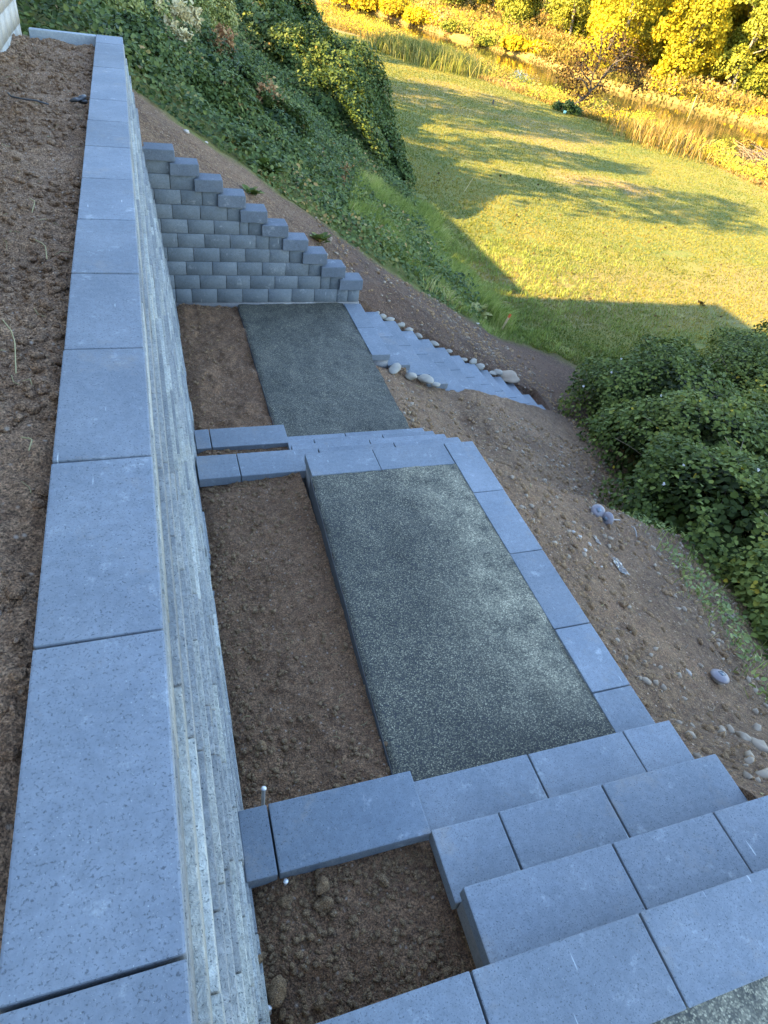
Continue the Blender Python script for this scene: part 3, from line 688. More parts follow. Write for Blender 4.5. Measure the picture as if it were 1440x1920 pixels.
# ------------------------------------------------------------------ stones and small things
def stone(u, v, y, size, label, m='river', group=None, squash=(1.3, .95, .55), name='river_stone', amp=.12):
    p = along(u, v, y); V, F = rock_geo(p[None], size, 3, amp, squash)
    return tag(npmesh(name, V, F, M[m], smooth=True), label, 'stone', group)
far_st = [(686, 578), (706, 584), (716, 590), (729, 596), (751, 607), (765, 616), (783, 626), (812, 642), (841, 656), (869, 672), (887, 676), (900, 685), (925, 697), (934, 696)]
for i, (u, v) in enumerate(far_st):
    stone(u, v + 2, 7.68, .045 + .02 * random.random(), 'pale river stone in the row along the uphill edge of the side steps', group='river stones along the uphill edge of the side steps')
for (u, v, s, lb) in ((741, 689, .085, 'long pale river stone topmost below the near edge of the side steps'), (771, 703, .068, 'round pale river stone second down the near edge of the side steps'), (798, 709, .078, 'broad pale river stone third down the near edge of the side steps'), (817, 719, .042, 'small pale river stone lowest on the near edge of the side steps')):
    stone(u, v + 2, 6.19, s * .92, lb, squash=(1.5, .9, .5))
p = along(953, 703, 7.8); V, F = rock_geo(p[None] + [0, 0, -.03], .15, 3, .22, (1.35, 1.0, .5)); tag(npmesh('rock', V, F, M['rock'], smooth=True), 'big rough tan rock at the foot of the side steps', 'rock')
def pebbleson(u, v, s, label, m='paler', name='rock', sub=2, squash=(1.2, .8, .6)):
    s = s * .55; p = hit(u, v); p[2] += s * .15; V, F = rock_geo(p[None], s, sub, .3, squash); return tag(npmesh(name, V, F, M[m]), label, 'rock')
for u, v, s, lb in ((350, 248, .07, 'white rock scrap high on the bare bank behind the stepped wall'), (612, 478, .06, 'pair-sized white stone on the bank edge below the weeds'), (386, 268, .05, 'small white stone on the bank below the broad leaves'), (1370, 1372, .055, 'white angular stone on the bank right of the nearest steps'),
                    (1105, 1022, .035, 'pale crumbled rock on the bare slope left of the solar lights'), (1075, 1000, .045, 'cream broken rock beside the landing edging'), (1087, 1008, .035, 'cream rock chip touching the broken rock on the slope'), (1097, 1032, .03, 'cream chip below the broken rocks on the slope'),
                    (1114, 1057, .022, 'white oval pebble above the plastic scrap'), (1127, 1063, .02, 'white round pebble nearer the plastic scrap'), (1395, 1385, .06, 'grey-brown rock at the slope edge by the right frame'), (1418, 1368, .08, 'dark rock under the weeds at the right frame'), (1425, 1405, .10, 'large brown rock on the slope at the right frame'),
                    (1405, 1430, .06, 'flat rock beneath the large brown rock at the right frame'), (1432, 1455, .07, 'lowest rock on the slope beside the nearest steps'), (1290, 1262, .04, 'grey rock left of the upright solar light'), (895, 607, .05, 'white chunk at the grass edge above the side steps')):
    pebbleson(u, v, s, lb, 'rock' if v > 1360 or 'brown' in lb else 'paler')
# loose stones over the slope
n_ = 34000
x = rng.uniform(2.22, 6.6, n_); y = rng.uniform(-.6, 9.6, n_); s = .003 + .024 * rng.random(n_) ** 5
ok = (veg(x, y) < .6) & ~((y > 6.1) & (y < 7.75) & (x < 5.7)) & (fbm(x, y, 1.2, 3, 91) + rng.normal(0, .3, n_) > -.1)
P = np.stack([x, y, terr(x, y) + s * .25], 1)[ok]; S = s[ok]
half = rng.random(len(P)) < .3
tag(rocks('slope_gravel', P[half], S[half], M['rock'], 1, .3), kind='stuff'); tag(rocks('slope_clods', P[~half], S[~half] * 1.2, M['clod'], 1, .3), kind='stuff')

def litter(name, n_, x0, x1, y0, y1, zf, m, L0, L1, r, okf=None):
    x = rng.uniform(x0, x1, n_); y = rng.uniform(y0, y1, n_)
    if okf is not None: k = okf(x, y); x, y = x[k], y[k]
    Ls = []
    for a, b_ in zip(x, y):
        t = rng.uniform(0, 6.28); L = rng.uniform(L0, L1) * .5; bend = rng.normal(0, .25) * L
        q = np.array([[a - math.cos(t) * L, b_ - math.sin(t) * L], [a - math.sin(t) * bend, b_ + math.cos(t) * bend], [a + math.cos(t) * L, b_ + math.sin(t) * L]])
        Ls.append((np.column_stack([q, zf(q[:, 0], q[:, 1]) + r + rng.uniform(0, .006)]), r * rng.uniform(.6, 1.3)))
    return tag(tubes(name, Ls, m, None, 4), kind='stuff')
litter('soil_litter', 240, 2.3, 6.3, -.4, 9.4, terr, M['straw'], .015, .08, .0022, lambda x, y: (veg(x, y) < .4) & ~((y > 6.1) & (y < 7.8)))
litter('soil_litter', 160, 2.3, 6.3, -.4, 9.4, terr, M['twig'], .03, .14, .003, lambda x, y: (veg(x, y) < .4) & ~((y > 6.1) & (y < 7.8)))
litter('soil_litter', 130, -1.0, -.36, .2, 8.3, zup, M['straw'], .015, .07, .0014)
litter('soil_litter', 60, .18, .80, 1.2, 3.3, zB, M['straw'], .01, .04, .001)
# steel stakes
def stake(p, q, r, label):
    t = empty('steel_stake', p, label, 'stake'); p = np.array(p, float); q = np.array(q, float)
    tube('rod', [p, q], r, M['steel'], t, 10); d = (q - p) / np.linalg.norm(q - p)
    tube('stake_head', [q - d * .002, q, q + d * .006, q + d * .007], [r * .5, r * 1.5, r * 1.5, .0005], M['steel'], t, 12)
stake((.205, 1.20, -1.74), (.213, 1.225, -1.52), .0075, 'tall galvanised steel stake standing behind the nearest slab band')
stake((.225, .830, -1.55), (.228, .828, -1.425), .006, 'short steel stake tip in front of the nearest slab band')
stake((.118, .475, -1.6), (.110, .480, -1.44), .006, 'steel stake tip at the foot of the stone wall at the bottom edge')

# solar lights
def lathe(prof, seg=20):
    prof = np.array(prof, float); a = np.linspace(0, 2 * np.pi, seg, endpoint=False)
    V = np.stack([prof[:, None, 0] * np.cos(a), prof[:, None, 0] * np.sin(a), np.repeat(prof[:, 1:2], seg, 1)], -1).reshape(-1, 3)
    i = np.arange(len(prof) - 1)[:, None] * seg; j = np.arange(seg)[None]; j2 = (j + 1) % seg
    return V, np.stack([i + j, i + j2, i + seg + j2, i + seg + j], -1).reshape(-1, 4)
def solar(pos, rot, label, stem=True, sc_=1.0):
    t = empty('solar_light', (0, 0, 0), label, 'solar light', 'solar path lights lying on the slope')
    V, F = lathe([(.0, .0), (.058, .001), (.066, .008), (.064, .018), (.045, .034), (.03, .039), (0, .0395)]); npmesh('lamp_cap', V, F, M['lampcap'], t, smooth=True)
    V, F = lathe([(0, -.028), (.03, -.028), (.045, -.02), (.050, -.012), (.046, -.006), (.052, -.001), (0, -.001)]); npmesh('lens', V, F, M['lens'], t, smooth=True)
    bm_ = [(-.02, .02, -.02, .02, .0396, .0425)]; boxes('solar_panel', bm_, M['panel'], t)
    if stem: tube('stem', [(0, 0, -.027), (0, 0, -.10), (.003, 0, -.19)], [.009, .008, .006], M['lampcap'], t, 8)
    t.location = Vector(pos); t.rotation_euler = rot; t.scale = (sc_,) * 3
p = hit(1117, 966); solar(p + [0, 0, .045], (R_(25), R_(-15), 0), 'dusty round solar light head on the slope, upper of the touching pair', False)
p = hit(1136, 981); solar(p + [0, 0, .05], (R_(20), R_(-68), R_(-12)), 'fallen solar light with its stem showing, lower of the touching pair', True)
p = hit(1342, 1278); solar(p + [0, 0, .05], (R_(-8), R_(10), 0), 'solar light standing alone at the weeds near the right frame', False, 1.0)
# stick like broken stem near the pair
p = hit(1192, 1010); tag(tubes('broken_stem', [([p + [0, 0, .02], p + [.005, .04, .05], p + [.02, .09, .05], p + [-.01, .10, .06]], .006)], M['lens']), 'bent pale plastic stem at the edge of the near brambles', 'plastic stem')
# plastic film
for (u, v, sx, lb) in ((1160, 1066, .08, 'crumpled clear plastic scrap on the slope below the solar lights'), (1118, 1018, .045, 'small grey plastic scrap above the clear one on the slope')):
    p = hit(u, v); n2 = 22; t = np.linspace(-1, 1, n2); X, Y = np.meshgrid(t, t)
    XX = p[0] + sx * .6 * X * (1 + .3 * fbm(X, Y, 1.5, 2, 3)); YY = p[1] + sx * 1.0 * Y * (1 + .3 * fbm(X, Y, 1.3, 2, 5)); ZZ = terr(XX, YY) + .012 + sx * .35 * np.abs(fbm(X, Y, 1.8, 4, 6, .6))
    i = (np.arange(n2 - 1)[:, None] * n2 + np.arange(n2 - 1)[None]).ravel()
    tag(npmesh('plastic_scrap', np.stack([XX, YY, ZZ], -1).reshape(-1, 3), np.stack([i, i + 1, i + n2 + 1, i + n2], -1), M['film']), lb, 'plastic scrap')
# wooden stake with orange tape
p = along(937, 623, 10.35); q = along(957, 590, 10.25)
t = empty('survey_stake', p, 'leaning wooden stake with an orange taped top at the foot of the slope', 'survey stake')
tube('shaft', [p, p + (q - p) * .86], .026, M['wood'], t, 4); tube('tape', [p + (q - p) * .86, q], .028, M['orange'], t, 4)
# cord, black scrap, sticks on the upper strip
def onstrip(u, v, z=-.05): d = ray(u, v); return EYE + d * ((z - EYE[2]) / d[2])
tag(tube('drip_tube', [onstrip(*c_) + [0, 0, zz] for c_, zz in (((17, 184), .03), ((24, 192), .035), ((45, 195), .03), ((70, 198), .03), ((92, 199), .01))], .006, M['blackp'], None, 7), 'thin black tube lying on the upper soil strip', 'tube')
p = onstrip(150, 187, -.03); V, F = rock_geo(p[None], .05, 3, .5, (1.1, .8, .5)); tag(npmesh('black_scrap', V, F, M['blackp']), 'crumpled black plastic scrap against the cap slabs on the upper soil', 'plastic scrap')
for (a, b_, lb) in (((215 // 4 + 2, 372), (235 // 4 + 2, 398), 'curled straw stem upright in the upper soil'), ((66, 450), (88, 486), 'thin dry root curving over the upper soil'), ((5, 600), (30, 700), 'long dry root lying at the left frame on the upper soil'), ((40, 820), (54, 845), 'short straw on the clods of the upper soil')):
    A_, B_ = onstrip(*a, -.035), onstrip(*b_, -.035); m1 = (A_ + B_) / 2 + [.02, 0, .012]
    tag(tube('dry_root', [A_, (A_ + m1) / 2 + [.008, 0, .0], m1, (B_ + m1) / 2, B_], .0022, M['straw'], None, 5), lb, 'root')

# ------------------------------------------------------------------ house beside the upper strip
hs_ = empty('house', (-3, 3, 0), 'house with a tan block base at the upper left corner', 'house')
Bh = []
for r in range(8):
    z0 = -.22 + .2 * r; y = 9.1 
    first = .2 if r % 2 else .4
    while y > -7:
        L = first; first = .4
        Bh.append((-1.25 + random.uniform(-.002, .002), -1.05 + random.uniform(-.004, .004), y - L + .002, y - .002, z0 + .002, z0 + .198)); y -= L
    x = -1.252; first = .4
    while x > -4.4:
        Bh.append((x - .4 + .002, x - .002, 8.9, 9.1 + random.uniform(-.004, .002), z0 + .002, z0 + .198)); x -= .4
boxes('block_base', Bh, M['housewall'], hs_); boxes('base_core', [(-4.2, -1.06, -7, 9.085, -.4, 1.375), (-10.5, -4.25, -9, 18.4, -.5, -.1)], M['curb'], hs_)
boxes('deck', [(-4.3, -.95, -7.1, 9.2, 1.382, 1.44)], M['siding'], hs_)
wl = boxes('wall', [(-10, -4.3, -8, 12.3, -.098, 6.3), (-9.5, -4.3, 12.302, 18.3, -.097, 3.0)], M['siding'], hs_)
def gable(name, x0, x1, y0, y1, ze, zr, t=.12):
    xm = (x0 + x1) / 2
    V = []
    for y in (y0, y1): V += [(x0, y, ze), (xm, y, zr), (x1, y, ze), (x1, y, ze + t), (xm, y, zr + t), (x0, y, ze + t)]
    F = [[0, 1, 7, 6], [1, 2, 8, 7], [2, 3, 9, 8], [3, 4, 10, 9], [4, 5, 11, 10], [5, 0, 6, 11]]
    return npmesh(name, V, [np.array(F), np.array([[0, 5, 4, 3, 2, 1], [6, 7, 8, 9, 10, 11]])], M['roofm'], hs_)
gable('roof', -10.6, -3.6, -8.5, 12.75, 6.25, 7.9); gable('roof', -10.0, -3.7, 12.76, 18.7, 2.98, 4.0)
for yw in (-4, 0, 4, 8): boxes('window', [(-4.298, -4.26, yw, yw + 1.4, 1.9, 3.2)], M['glass'], hs_)

# ------------------------------------------------------------------ vegetation: brambles and hedges on the bank
def at(u, v, y, r, sx=1, sy=1, sz=1):
    p = along(u, v, y); return (p[0], p[1], p[2], r * sx, r * sy, r * sz)
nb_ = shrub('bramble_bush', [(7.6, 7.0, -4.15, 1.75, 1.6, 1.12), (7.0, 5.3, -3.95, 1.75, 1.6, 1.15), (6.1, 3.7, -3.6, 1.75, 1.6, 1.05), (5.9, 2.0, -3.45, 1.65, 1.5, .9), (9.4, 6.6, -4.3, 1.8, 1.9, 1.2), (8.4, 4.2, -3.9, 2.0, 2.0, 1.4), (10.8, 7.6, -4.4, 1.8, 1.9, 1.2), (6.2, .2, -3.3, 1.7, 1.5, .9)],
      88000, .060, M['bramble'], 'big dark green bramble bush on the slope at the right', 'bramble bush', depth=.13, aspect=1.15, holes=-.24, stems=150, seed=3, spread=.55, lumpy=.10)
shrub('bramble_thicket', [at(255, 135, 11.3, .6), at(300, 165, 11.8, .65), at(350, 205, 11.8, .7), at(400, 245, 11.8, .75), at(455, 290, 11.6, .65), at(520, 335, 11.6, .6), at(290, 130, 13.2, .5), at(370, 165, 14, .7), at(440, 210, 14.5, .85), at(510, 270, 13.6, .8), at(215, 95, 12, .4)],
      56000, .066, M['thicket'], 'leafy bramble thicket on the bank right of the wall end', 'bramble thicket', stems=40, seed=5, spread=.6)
shrub('shrub', [at(610, 210, 21, 1.9), at(648, 250, 20.5, 1.5), at(590, 260, 19, 1.6), at(630, 310, 18.5, 1.4), at(688, 298, 20, 1.1), at(560, 180, 21, 1.7), at(720, 340, 19, .85), at(672, 218, 22.5, .9)],
      60000, .085, M['hedge'], 'large rounded dark green shrub beside the lawn', 'shrub', stems=30, seed=8)
shrub('shrub', [at(525, 82, 31, 1.9), at(568, 105, 30, 1.25), at(490, 60, 29, 1.5), at(605, 142, 29, 1.0), at(470, 105, 24, 1.1)],
      30000, .125, M['hedge'], 'dark evergreen mound behind the large rounded shrub, top centre', 'shrub', stems=20, seed=12)
shrub('shrub', [at(440, 85, 24, 1.3), at(500, 130, 22, 1.3), at(420, 30, 27, 1.5), at(550, 130, 25, .9)],
      12000, .13, M['thicket'], 'olive green shrub between the thicket and the dark mound', 'shrub', stems=20, seed=15)
shrub('shrub', [at(190, 14, 13.4, .32), at(235, 28, 14.2, .42), at(285, 32, 15.5, .55), at(262, 8, 16.5, .6), at(325, 52, 16.4, .5), at(345, 25, 18, .7), at(310, 0, 19, .8), at(370, 70, 17, .4), at(345, 110, 15, .28), at(395, 30, 20, .7)],
      22000, .06, M['pale'], 'pale sunlit shrub at the top left beyond the wall end', 'shrub', stems=20, seed=18)
shrub('shrub', [at(628, 148, 24, .8), at(598, 128, 25, .8), at(650, 168, 23, .65), at(672, 190, 22.5, .5)],
      5000, .10, M['pale'], 'sun-bleached pinkish shrub cresting the dark hedge', 'shrub', stems=16, seed=21)
# small gabled peak in the hedge
p = along(632, 152, 20.5); t = empty('birdhouse', p, 'small dark gabled roof peeking out of the hedge', 'birdhouse')
V = np.array([(-.42, -.3, -.2), (0, -.3, .12), (.42, -.3, -.2), (.42, .4, -.2), (0, .4, .12), (-.42, .4, -.2)]) + p
V = np.concatenate([V, V + [0, 0, .03]]); npmesh('roof', V, np.array([[0, 1, 4, 5], [1, 2, 3, 4], [6, 11, 10, 7], [7, 10, 9, 8], [0, 6, 7, 1], [1, 7, 8, 2], [5, 4, 10, 11], [4, 3, 9, 10]]), M['bark'], t)
boxes('box', [(p[0] - .3, p[0] + .3, p[1] - .22, p[1] + .35, p[2] - .7, p[2] - .14)], M['blackp'], t); boxes('post', [(p[0] - .05, p[0] + .05, p[1], p[1] + .1, float(terr(p[0], p[1])) - .1, p[2] - .7)], M['bark'], t)

# low undergrowth over the bank
n_ = 150000; x = rng.uniform(-3, 9.5, n_); y = rng.uniform(8.9, 24, n_)
toe = np.interp(y, [9, 11, 13.6, 17.4, 20.5, 22.7, 30], [6.2, 6.1, 6.4, 7.0, 7.9, 8.2, 10])
ok = (y > np.interp(x, YV_X, YV_Y) + .15 + .2 * fbm(x, y, 1.5, 3, 4)) & (x < toe - .35 + .4 * fbm(x, y, 1, 3, 3)) & (x > -2.5 + 0 * y)
grassy = (x > 3.6 + .6 * fbm(x, y, .8, 3, 31)) & (y < 16)
k = ok & ~(grassy & (rng.random(n_) > .55))
hh = np.clip(.30 + .55 * fbm(x, y, 1.1, 3, 66), .03, .9) * rng.random(n_) ** .6 * sstep(0, .9, y - np.interp(x, YV_X, YV_Y))
P = np.stack([x, y, terr(x, y) + .02 + hh], 1)[k]
tone = .5 + .6 * fbm(P[:, 0], P[:, 1], 1.4, 3, 71)
tag(leaves('undergrowth', P, np.array([[.25, -.3, 1.0]]) + rng.normal(0, .55, P.shape), .062 * rng.uniform(.5, 1.4, len(P)), M['thicket'], None, 1.05, .3, tone), kind='stuff')
# tall grass on the lower bank
n_ = 60000; x = rng.uniform(3.0, 8.2, n_); y = rng.uniform(9.6, 17.5, n_)
toe = np.interp(y, [9, 11, 13.6, 17.4, 20.5], [6.9, 6.7, 6.7, 7.3, 8.2])
ok = (y > np.interp(x, YV_X, YV_Y) + .25) & (x < toe + .3 * fbm(x, y, 2, 2, 5)) & (x > 3.4 + .8 * fbm(x, y, .8, 3, 31)) & (fbm(x, y, 1.6, 3, 55) > -.05)
P = np.stack([x, y, terr(x, y) - .01], 1)[ok]; hh = (.16 + .30 * np.clip(.5 + fbm(P[:, 0], P[:, 1], 1.3, 3, 77), 0, 1)) * rng.uniform(.6, 1.2, len(P))
tag(blades('tall_grass', P, hh, M['grassb'], .5, .006, None, .55 + .7 * fbm(P[:, 0], P[:, 1], .9, 3, 12), (.35, -.1, 0)), kind='stuff')
# rough grass at the toe
n_ = 60000; x = rng.uniform(5.6, 13, n_); y = rng.uniform(8.6, 16, n_)
ok = (veg(x, y) > .5) & (rng.random(n_) < np.exp(-np.clip(x - 7.2, 0, 9) / 2.2)) & (fbm(x, y, 2.2, 3, 19) > -.12)
P = np.stack([x, y, terr(x, y) - .005], 1)[ok]
tag(blades('rough_grass', P, rng.uniform(.05, .15, len(P)), M['grassb'], .7, .005, None, .4 + .5 * fbm(P[:, 0], P[:, 1], 1.2, 3, 2)), kind='stuff')
# mown lawn
n_ = 260000; yy = 8.8 + 50 * rng.random(n_) ** 1.8; xx = 6.8 + 22 * rng.random(n_) ** 1.3
ok = (veg(xx, yy) > .5) & (xx < np.interp(yy, LE_Y, LE_X)) & (fbm(xx, yy, 1.7, 3, 88) > -.45)
P = np.stack([xx, yy, terr(xx, yy) - .003], 1)[ok]; tn = .45 + .5 * fbm(P[:, 0], P[:, 1], .5, 3, 90) + .35 * dryf(P[:, 0], P[:, 1])
tag(blades('lawn_grass', P, rng.uniform(.025, .07, len(P)), M['lawnb'], .9, .005 + .0003 * P[:, 1], None, tn), kind='stuff')
nl = 170; xl_ = rng.uniform(7.5, 17, nl); yl_ = rng.uniform(9.8, 24, nl)
tag(leaves('leaf_litter', np.stack([xl_, yl_, terr(xl_, yl_) + .03], 1), rng.normal(0, .4, (nl, 3)) + [0, 0, 1], .09 * rng.uniform(.5, 1.2, nl), M['purple'], None, 1.1), kind='stuff')
# weeds along the right slope foot
n_ = 9000; x = rng.uniform(3.4, 6.5, n_); y = rng.uniform(-.6, 4.5, n_); ex = np.interp(y, TOE_Y, TOE_X) - .62
ok = np.abs(x - ex - .05) < .45 * rng.random(n_) ** .7 + .1 * fbm(x, y, 2, 2, 5)
ok &= fbm(x, y, 2.6, 3, 7) > -.1
P = np.stack([x, y, terr(x, y) + .02 + .08 * rng.random(n_)], 1)[ok]
tag(leaves('weeds', P, np.array([[0, 0, 1.0]]) + rng.normal(0, .5, P.shape), .045 * rng.uniform(.5, 1.4, len(P)), M['pale'], None, .8, .1, np.full(len(P), .2)), kind='stuff')
n_ = 5000; x = rng.uniform(3.3, 6.5, n_); y = rng.uniform(-.6, 5.5, n_); ex = np.interp(y, TOE_Y, TOE_X) - .55; ok = np.abs(x - ex) < .5 * rng.random(n_)
P = np.stack([x, y, terr(x, y)], 1)[ok]; tag(blades('weed_grass', P, rng.uniform(.05, .16, len(P)), M['grassb'], .7, .003), kind='stuff')
# broad-leaved plants
def broad(u, v, s, n_, label, m='thicket', name='broadleaf_plant', rad=.15):
    p = hit(u, v); a = rng.uniform(0, 6.28, n_); el = rng.uniform(.25, 1.15, n_); ln = s * 1.25 * rng.uniform(.6, 1.2, n_)
    A = np.stack([np.cos(a) * np.cos(el), np.sin(a) * np.cos(el), np.sin(el)], 1); B = np.stack([-np.sin(a), np.cos(a), 0 * a], 1); Nn = np.cross(A, B); Nn *= np.sign(Nn[:, 2:3])
    t_ = np.array([[0, 0, 0], [.3, .05, 0], [.5, .26, .03], [.82, .2, -.04], [1, 0, -.14], [.82, -.2, -.04], [.5, -.26, .03], [.3, -.05, 0]])
    o_ = p + rng.normal(0, .02, (n_, 3)) * [1, 1, 0]
    V = o_[:, None] + ln[:, None, None] * (t_[None, :, :1] * A[:, None] + t_[None, :, 1:2] * B[:, None] + t_[None, :, 2:] * Nn[:, None])
    V[:, :, 2] -= .12 * ln[:, None] * t_[None, :, 0] ** 2
    F = (np.array([[0, 1, 2, 3, 4], [0, 4, 5, 6, 7]])[None] + np.arange(n_)[:, None, None] * 8).reshape(-1, 5)
    tag(npmesh(name, V.reshape(-1, 3), F, M[m], rnd=np.repeat(np.clip(rng.normal(.7, .15, n_), 0, 1), 2)), label, 'plant')
broad(440, 275, .26, 26, 'broad-leaved weed at the upper edge of the bare bank'); broad(492, 325, .26, 24, 'second broad-leaved weed, lower along the bank edge', 'hedge'); broad(600, 455, .16, 24, 'low broad-leaved weed over the stepped wall caps'); broad(470, 425 - 60, .14, 16, 'small leafy sprig between the two broad-leaved weeds')
broad(895, 590, .20, 34, 'rosette of long pale leaves where the tall grass meets bare soil', 'pale'); broad(715, 465, .16, 16, 'dark leafy weed in the tall grass', 'hedge'); broad(1312, 572, .12, 9, 'lone dark sprig on the lawn at the shadow edge', 'purple')
# dock stalks with rusty seed heads
def dock(spots, label, m='flower', hgt=1.0, cat='seed stalks', stem='twig', hs=.05, name='seed_stalks'):
    pts, L, first = [], [], None
    for (u, v, y) in spots:
        p = along(u, v, y); g_ = np.array([p[0], p[1], float(terr(p[0], p[1]))])
        top = p; L.append(([g_, (g_ + top) / 2 + [.03, .02, 0], top], [.012, .009, .005]))
        d = (top - g_); n2 = 130
        tt = 1 - .55 * rng.random(n2) ** 1.1 * min(1, hgt / np.linalg.norm(d)); pts.append(g_ + d * tt[:, None] + rng.normal(0, .045, (n2, 3)) * np.array([1, 1, .6]))
        first = g_ if first is None else first
    t = empty(name, first, label, cat); tubes('stalk', L, M[stem], t)
    P = np.concatenate(pts); leaves('seed_head', P, rng.normal(0, 1, P.shape) + [0, 0, .5], hs * rng.uniform(.5, 1.3, len(P)), M[m], t, .8, 0)
dock([(490, 160, 14), (505, 175, 14), (520, 190, 14), (500, 150, 14.5), (530, 205, 14), (512, 165, 14.3)], 'cluster of rusty seed stalks above the bramble thicket', hs=.07)
dock([(552, 218, 14.5), (560, 235, 14.2), (545, 240, 14)], 'smaller group of pale seed stalks right of the rusty cluster', hs=.055)
dock([(602, 285, 13.5), (648, 310, 13), (643, 330, 12.8)], 'thin rusty stalks in front of the large dark shrub', hs=.05)
dock([(398, 58, 16.6), (412, 45, 16.8), (425, 55, 16.6), (408, 72, 16.2), (432, 66, 16.4)], 'pinkish dry flower heads in the sun behind the thicket', 'flower', hs=.08)
dock([(292 + 9 * i, 4 + (i * 7 % 5) * 11, 15.2 + .1 * i) for i in range(9)] + [(318, 45, 14.8), (345, 62, 14.8), (335, 10, 15.5)], 'tall straw coloured stalks in the sun above the thicket', 'straw', 1.4, 'dry stalks', 'straw', .11, 'dry_stalks')

# small flowers on the near brambles
fl = [(1165, 673), (1147, 698), (1094, 724), (1281, 873), (1244, 907), (1421, 881), (1240, 742), (1064, 800), (1070, 815)]
for (u, v) in fl:
    best = None; d = ray(u, v)
    for b_ in ((7.6, 7.0, -4.15, 1.75, 1.6, 1.12), (7.0, 5.3, -3.95, 1.75, 1.6, 1.15), (6.1, 3.7, -3.6, 1.75, 1.6, 1.05), (9.4, 6.6, -4.3, 1.8, 1.9, 1.2)):
        c_ = np.array(b_[:3]); r = np.array(b_[3:]) * 1.0; o_ = (EYE - c_) / r; dd = d / r; A_ = dd @ dd; Bq = o_ @ dd; D_ = Bq * Bq - A_ * (o_ @ o_ - 1)
        if D_ > 0:
            t_ = (-Bq - math.sqrt(D_)) / A_; best = t_ if best is None else min(best, t_)
    if best is None: continue
    p = EYE + d * (best - .05); a = np.linspace(0, 2 * np.pi, 5, endpoint=False)
    P = p + np.stack([np.cos(a) * .004, np.sin(a) * .004, 0 * a], 1)
    V, F = leaf_geo(np.repeat(p[None], 6, 0), np.array([[-.4, -.5, .7]]) + rng.normal(0, .35, (6, 3)), .022, aspect=1.3)
    tag(npmesh('bramble_flower', V, F, M['white']), 'small white blossom on the big right-hand bramble bush', 'flower', 'white blossoms on the big bramble bush')

# ------------------------------------------------------------------ creek bank, meadow and far trees
n_ = 70000; y = 22 + 70 * rng.random(n_) ** 1.2; xe = np.interp(y, LE_Y, LE_X); xw = np.interp(y, LE_Y, WN_X)
x = xe - .2 + (xw - xe + .2) * rng.random(n_) ** .9
ok = fbm(x, y, .5, 3, 14) > -.3
P = np.stack([x, y, terr(x, y) - .03], 1)[ok]; hh = (.15 + .40 * np.clip(.5 + fbm(P[:, 0], P[:, 1], .35, 3, 24), 0, 1)) * rng.uniform(.5, 1.2, len(P))
tag(blades('bank_weeds', P, hh, M['weed'], .8, .018, None, .5 + .7 * fbm(P[:, 0], P[:, 1], .4, 3, 44)), kind='stuff')
def leafmass(name, x, y, h, m, size, seed, N=None):
    hh = h * np.clip(.45 + 1.1 * fbm(x, y, .55, 3, seed), 0.02, 1.2)
    P = np.stack([x, y, terr(x, y) + hh * rng.random(len(x)) ** .7], 1)
    t_ = .5 + .7 * fbm(P[:, 0], P[:, 1], .5, 3, seed + 5)
    return tag(leaves(name, P, rng.normal(0, .6, P.shape) + [-.5, -.4, .6], size * rng.uniform(.6, 1.3, len(P)), m, None, .9, .2, t_), kind='stuff')
for nm, m_, sd, n_, th in (('bank_undergrowth', 'lime', 3, 60000, -.05), ('bank_undergrowth', 'weed', 8, 50000, -.1), ('bank_undergrowth', 'gold', 13, 30000, .12)):
    y = 22 + 70 * rng.random(n_) ** 1.3; xe = np.interp(y, LE_Y, LE_X); xw = np.interp(y, LE_Y, WN_X); x = xe + .1 + (xw - xe) * rng.random(n_)
    ok = fbm(x, y, .35, 3, sd) > th; leafmass(nm, x[ok], y[ok], 1.15, M[m_], .10, sd)
for nm, m_, sd, n_, th in (('meadow_undergrowth', 'gold', 23, 40000, .10), ('meadow_undergrowth', 'weed', 28, 60000, -.1), ('meadow_undergrowth', 'lime', 33, 50000, .02)):
    y = 30 + 110 * rng.random(n_); xf_ = np.interp(y, WF_Y, WF_X); x = xf_ + .3 + 45 * rng.random(n_) ** 1.6
    ok = fbm(x, y, .16, 3, sd) > th; leafmass(nm, x[ok], y[ok], 1.4, M[m_], .22, sd)
def clump(spots, n_, h, m, label, w_=.022, name='reed_clump', rad=1.2, cat='reeds'):
    P = []
    for (u, v) in spots:
        p = hit(u, v, 10); q = p + rng.normal(0, rad, (n_, 3)) * [1, 1, 0]; q[:, 2] = terr(q[:, 0], q[:, 1]) - .02; P.append(q)
    P = np.concatenate(P); tag(blades(name, P, h * rng.uniform(.4, 1.15, len(P)), M[m], .55, w_), label, cat)
clump([(760, 102), (790, 112), (815, 120), (840, 128)], 1500, 1.25, 'reed', 'tall pale green reeds at the lawn edge by the creek bend')
clump([(1225, 262), (1245, 270), (1260, 280)], 500, 1.2, 'weed', 'straw coloured clump on the bank right of the leaning tree', .02)
def bankshrub(u, v, r, n_, m, label, size=.12, y0=10, **kw):
    p = hit(u, v, y0); return shrub('bank_shrub', [(p[0], p[1], p[2] + r * .4, r, r, r * .8), (p[0] + r * .8, p[1] - r * .5, p[2] + r * .3, r * .7, r * .7, r * .6), (p[0] - r * .7, p[1] + r * .8, p[2] + r * .3, r * .7, r * .7, r * .6)], n_, size, M[m], label, 'bank shrub', stems=10, seed=int(u), **kw)
bankshrub(1200, 245, 1.0, 3000, 'lime', 'yellow-green shrub on the near bank right of the leaning tree')
bankshrub(1120, 215, .8, 2500, 'lime', 'green weeds mound just behind the leaning tree')
bankshrub(1395, 292, .8, 2500, 'weed', 'rusty shrub on the near bank at the right frame')
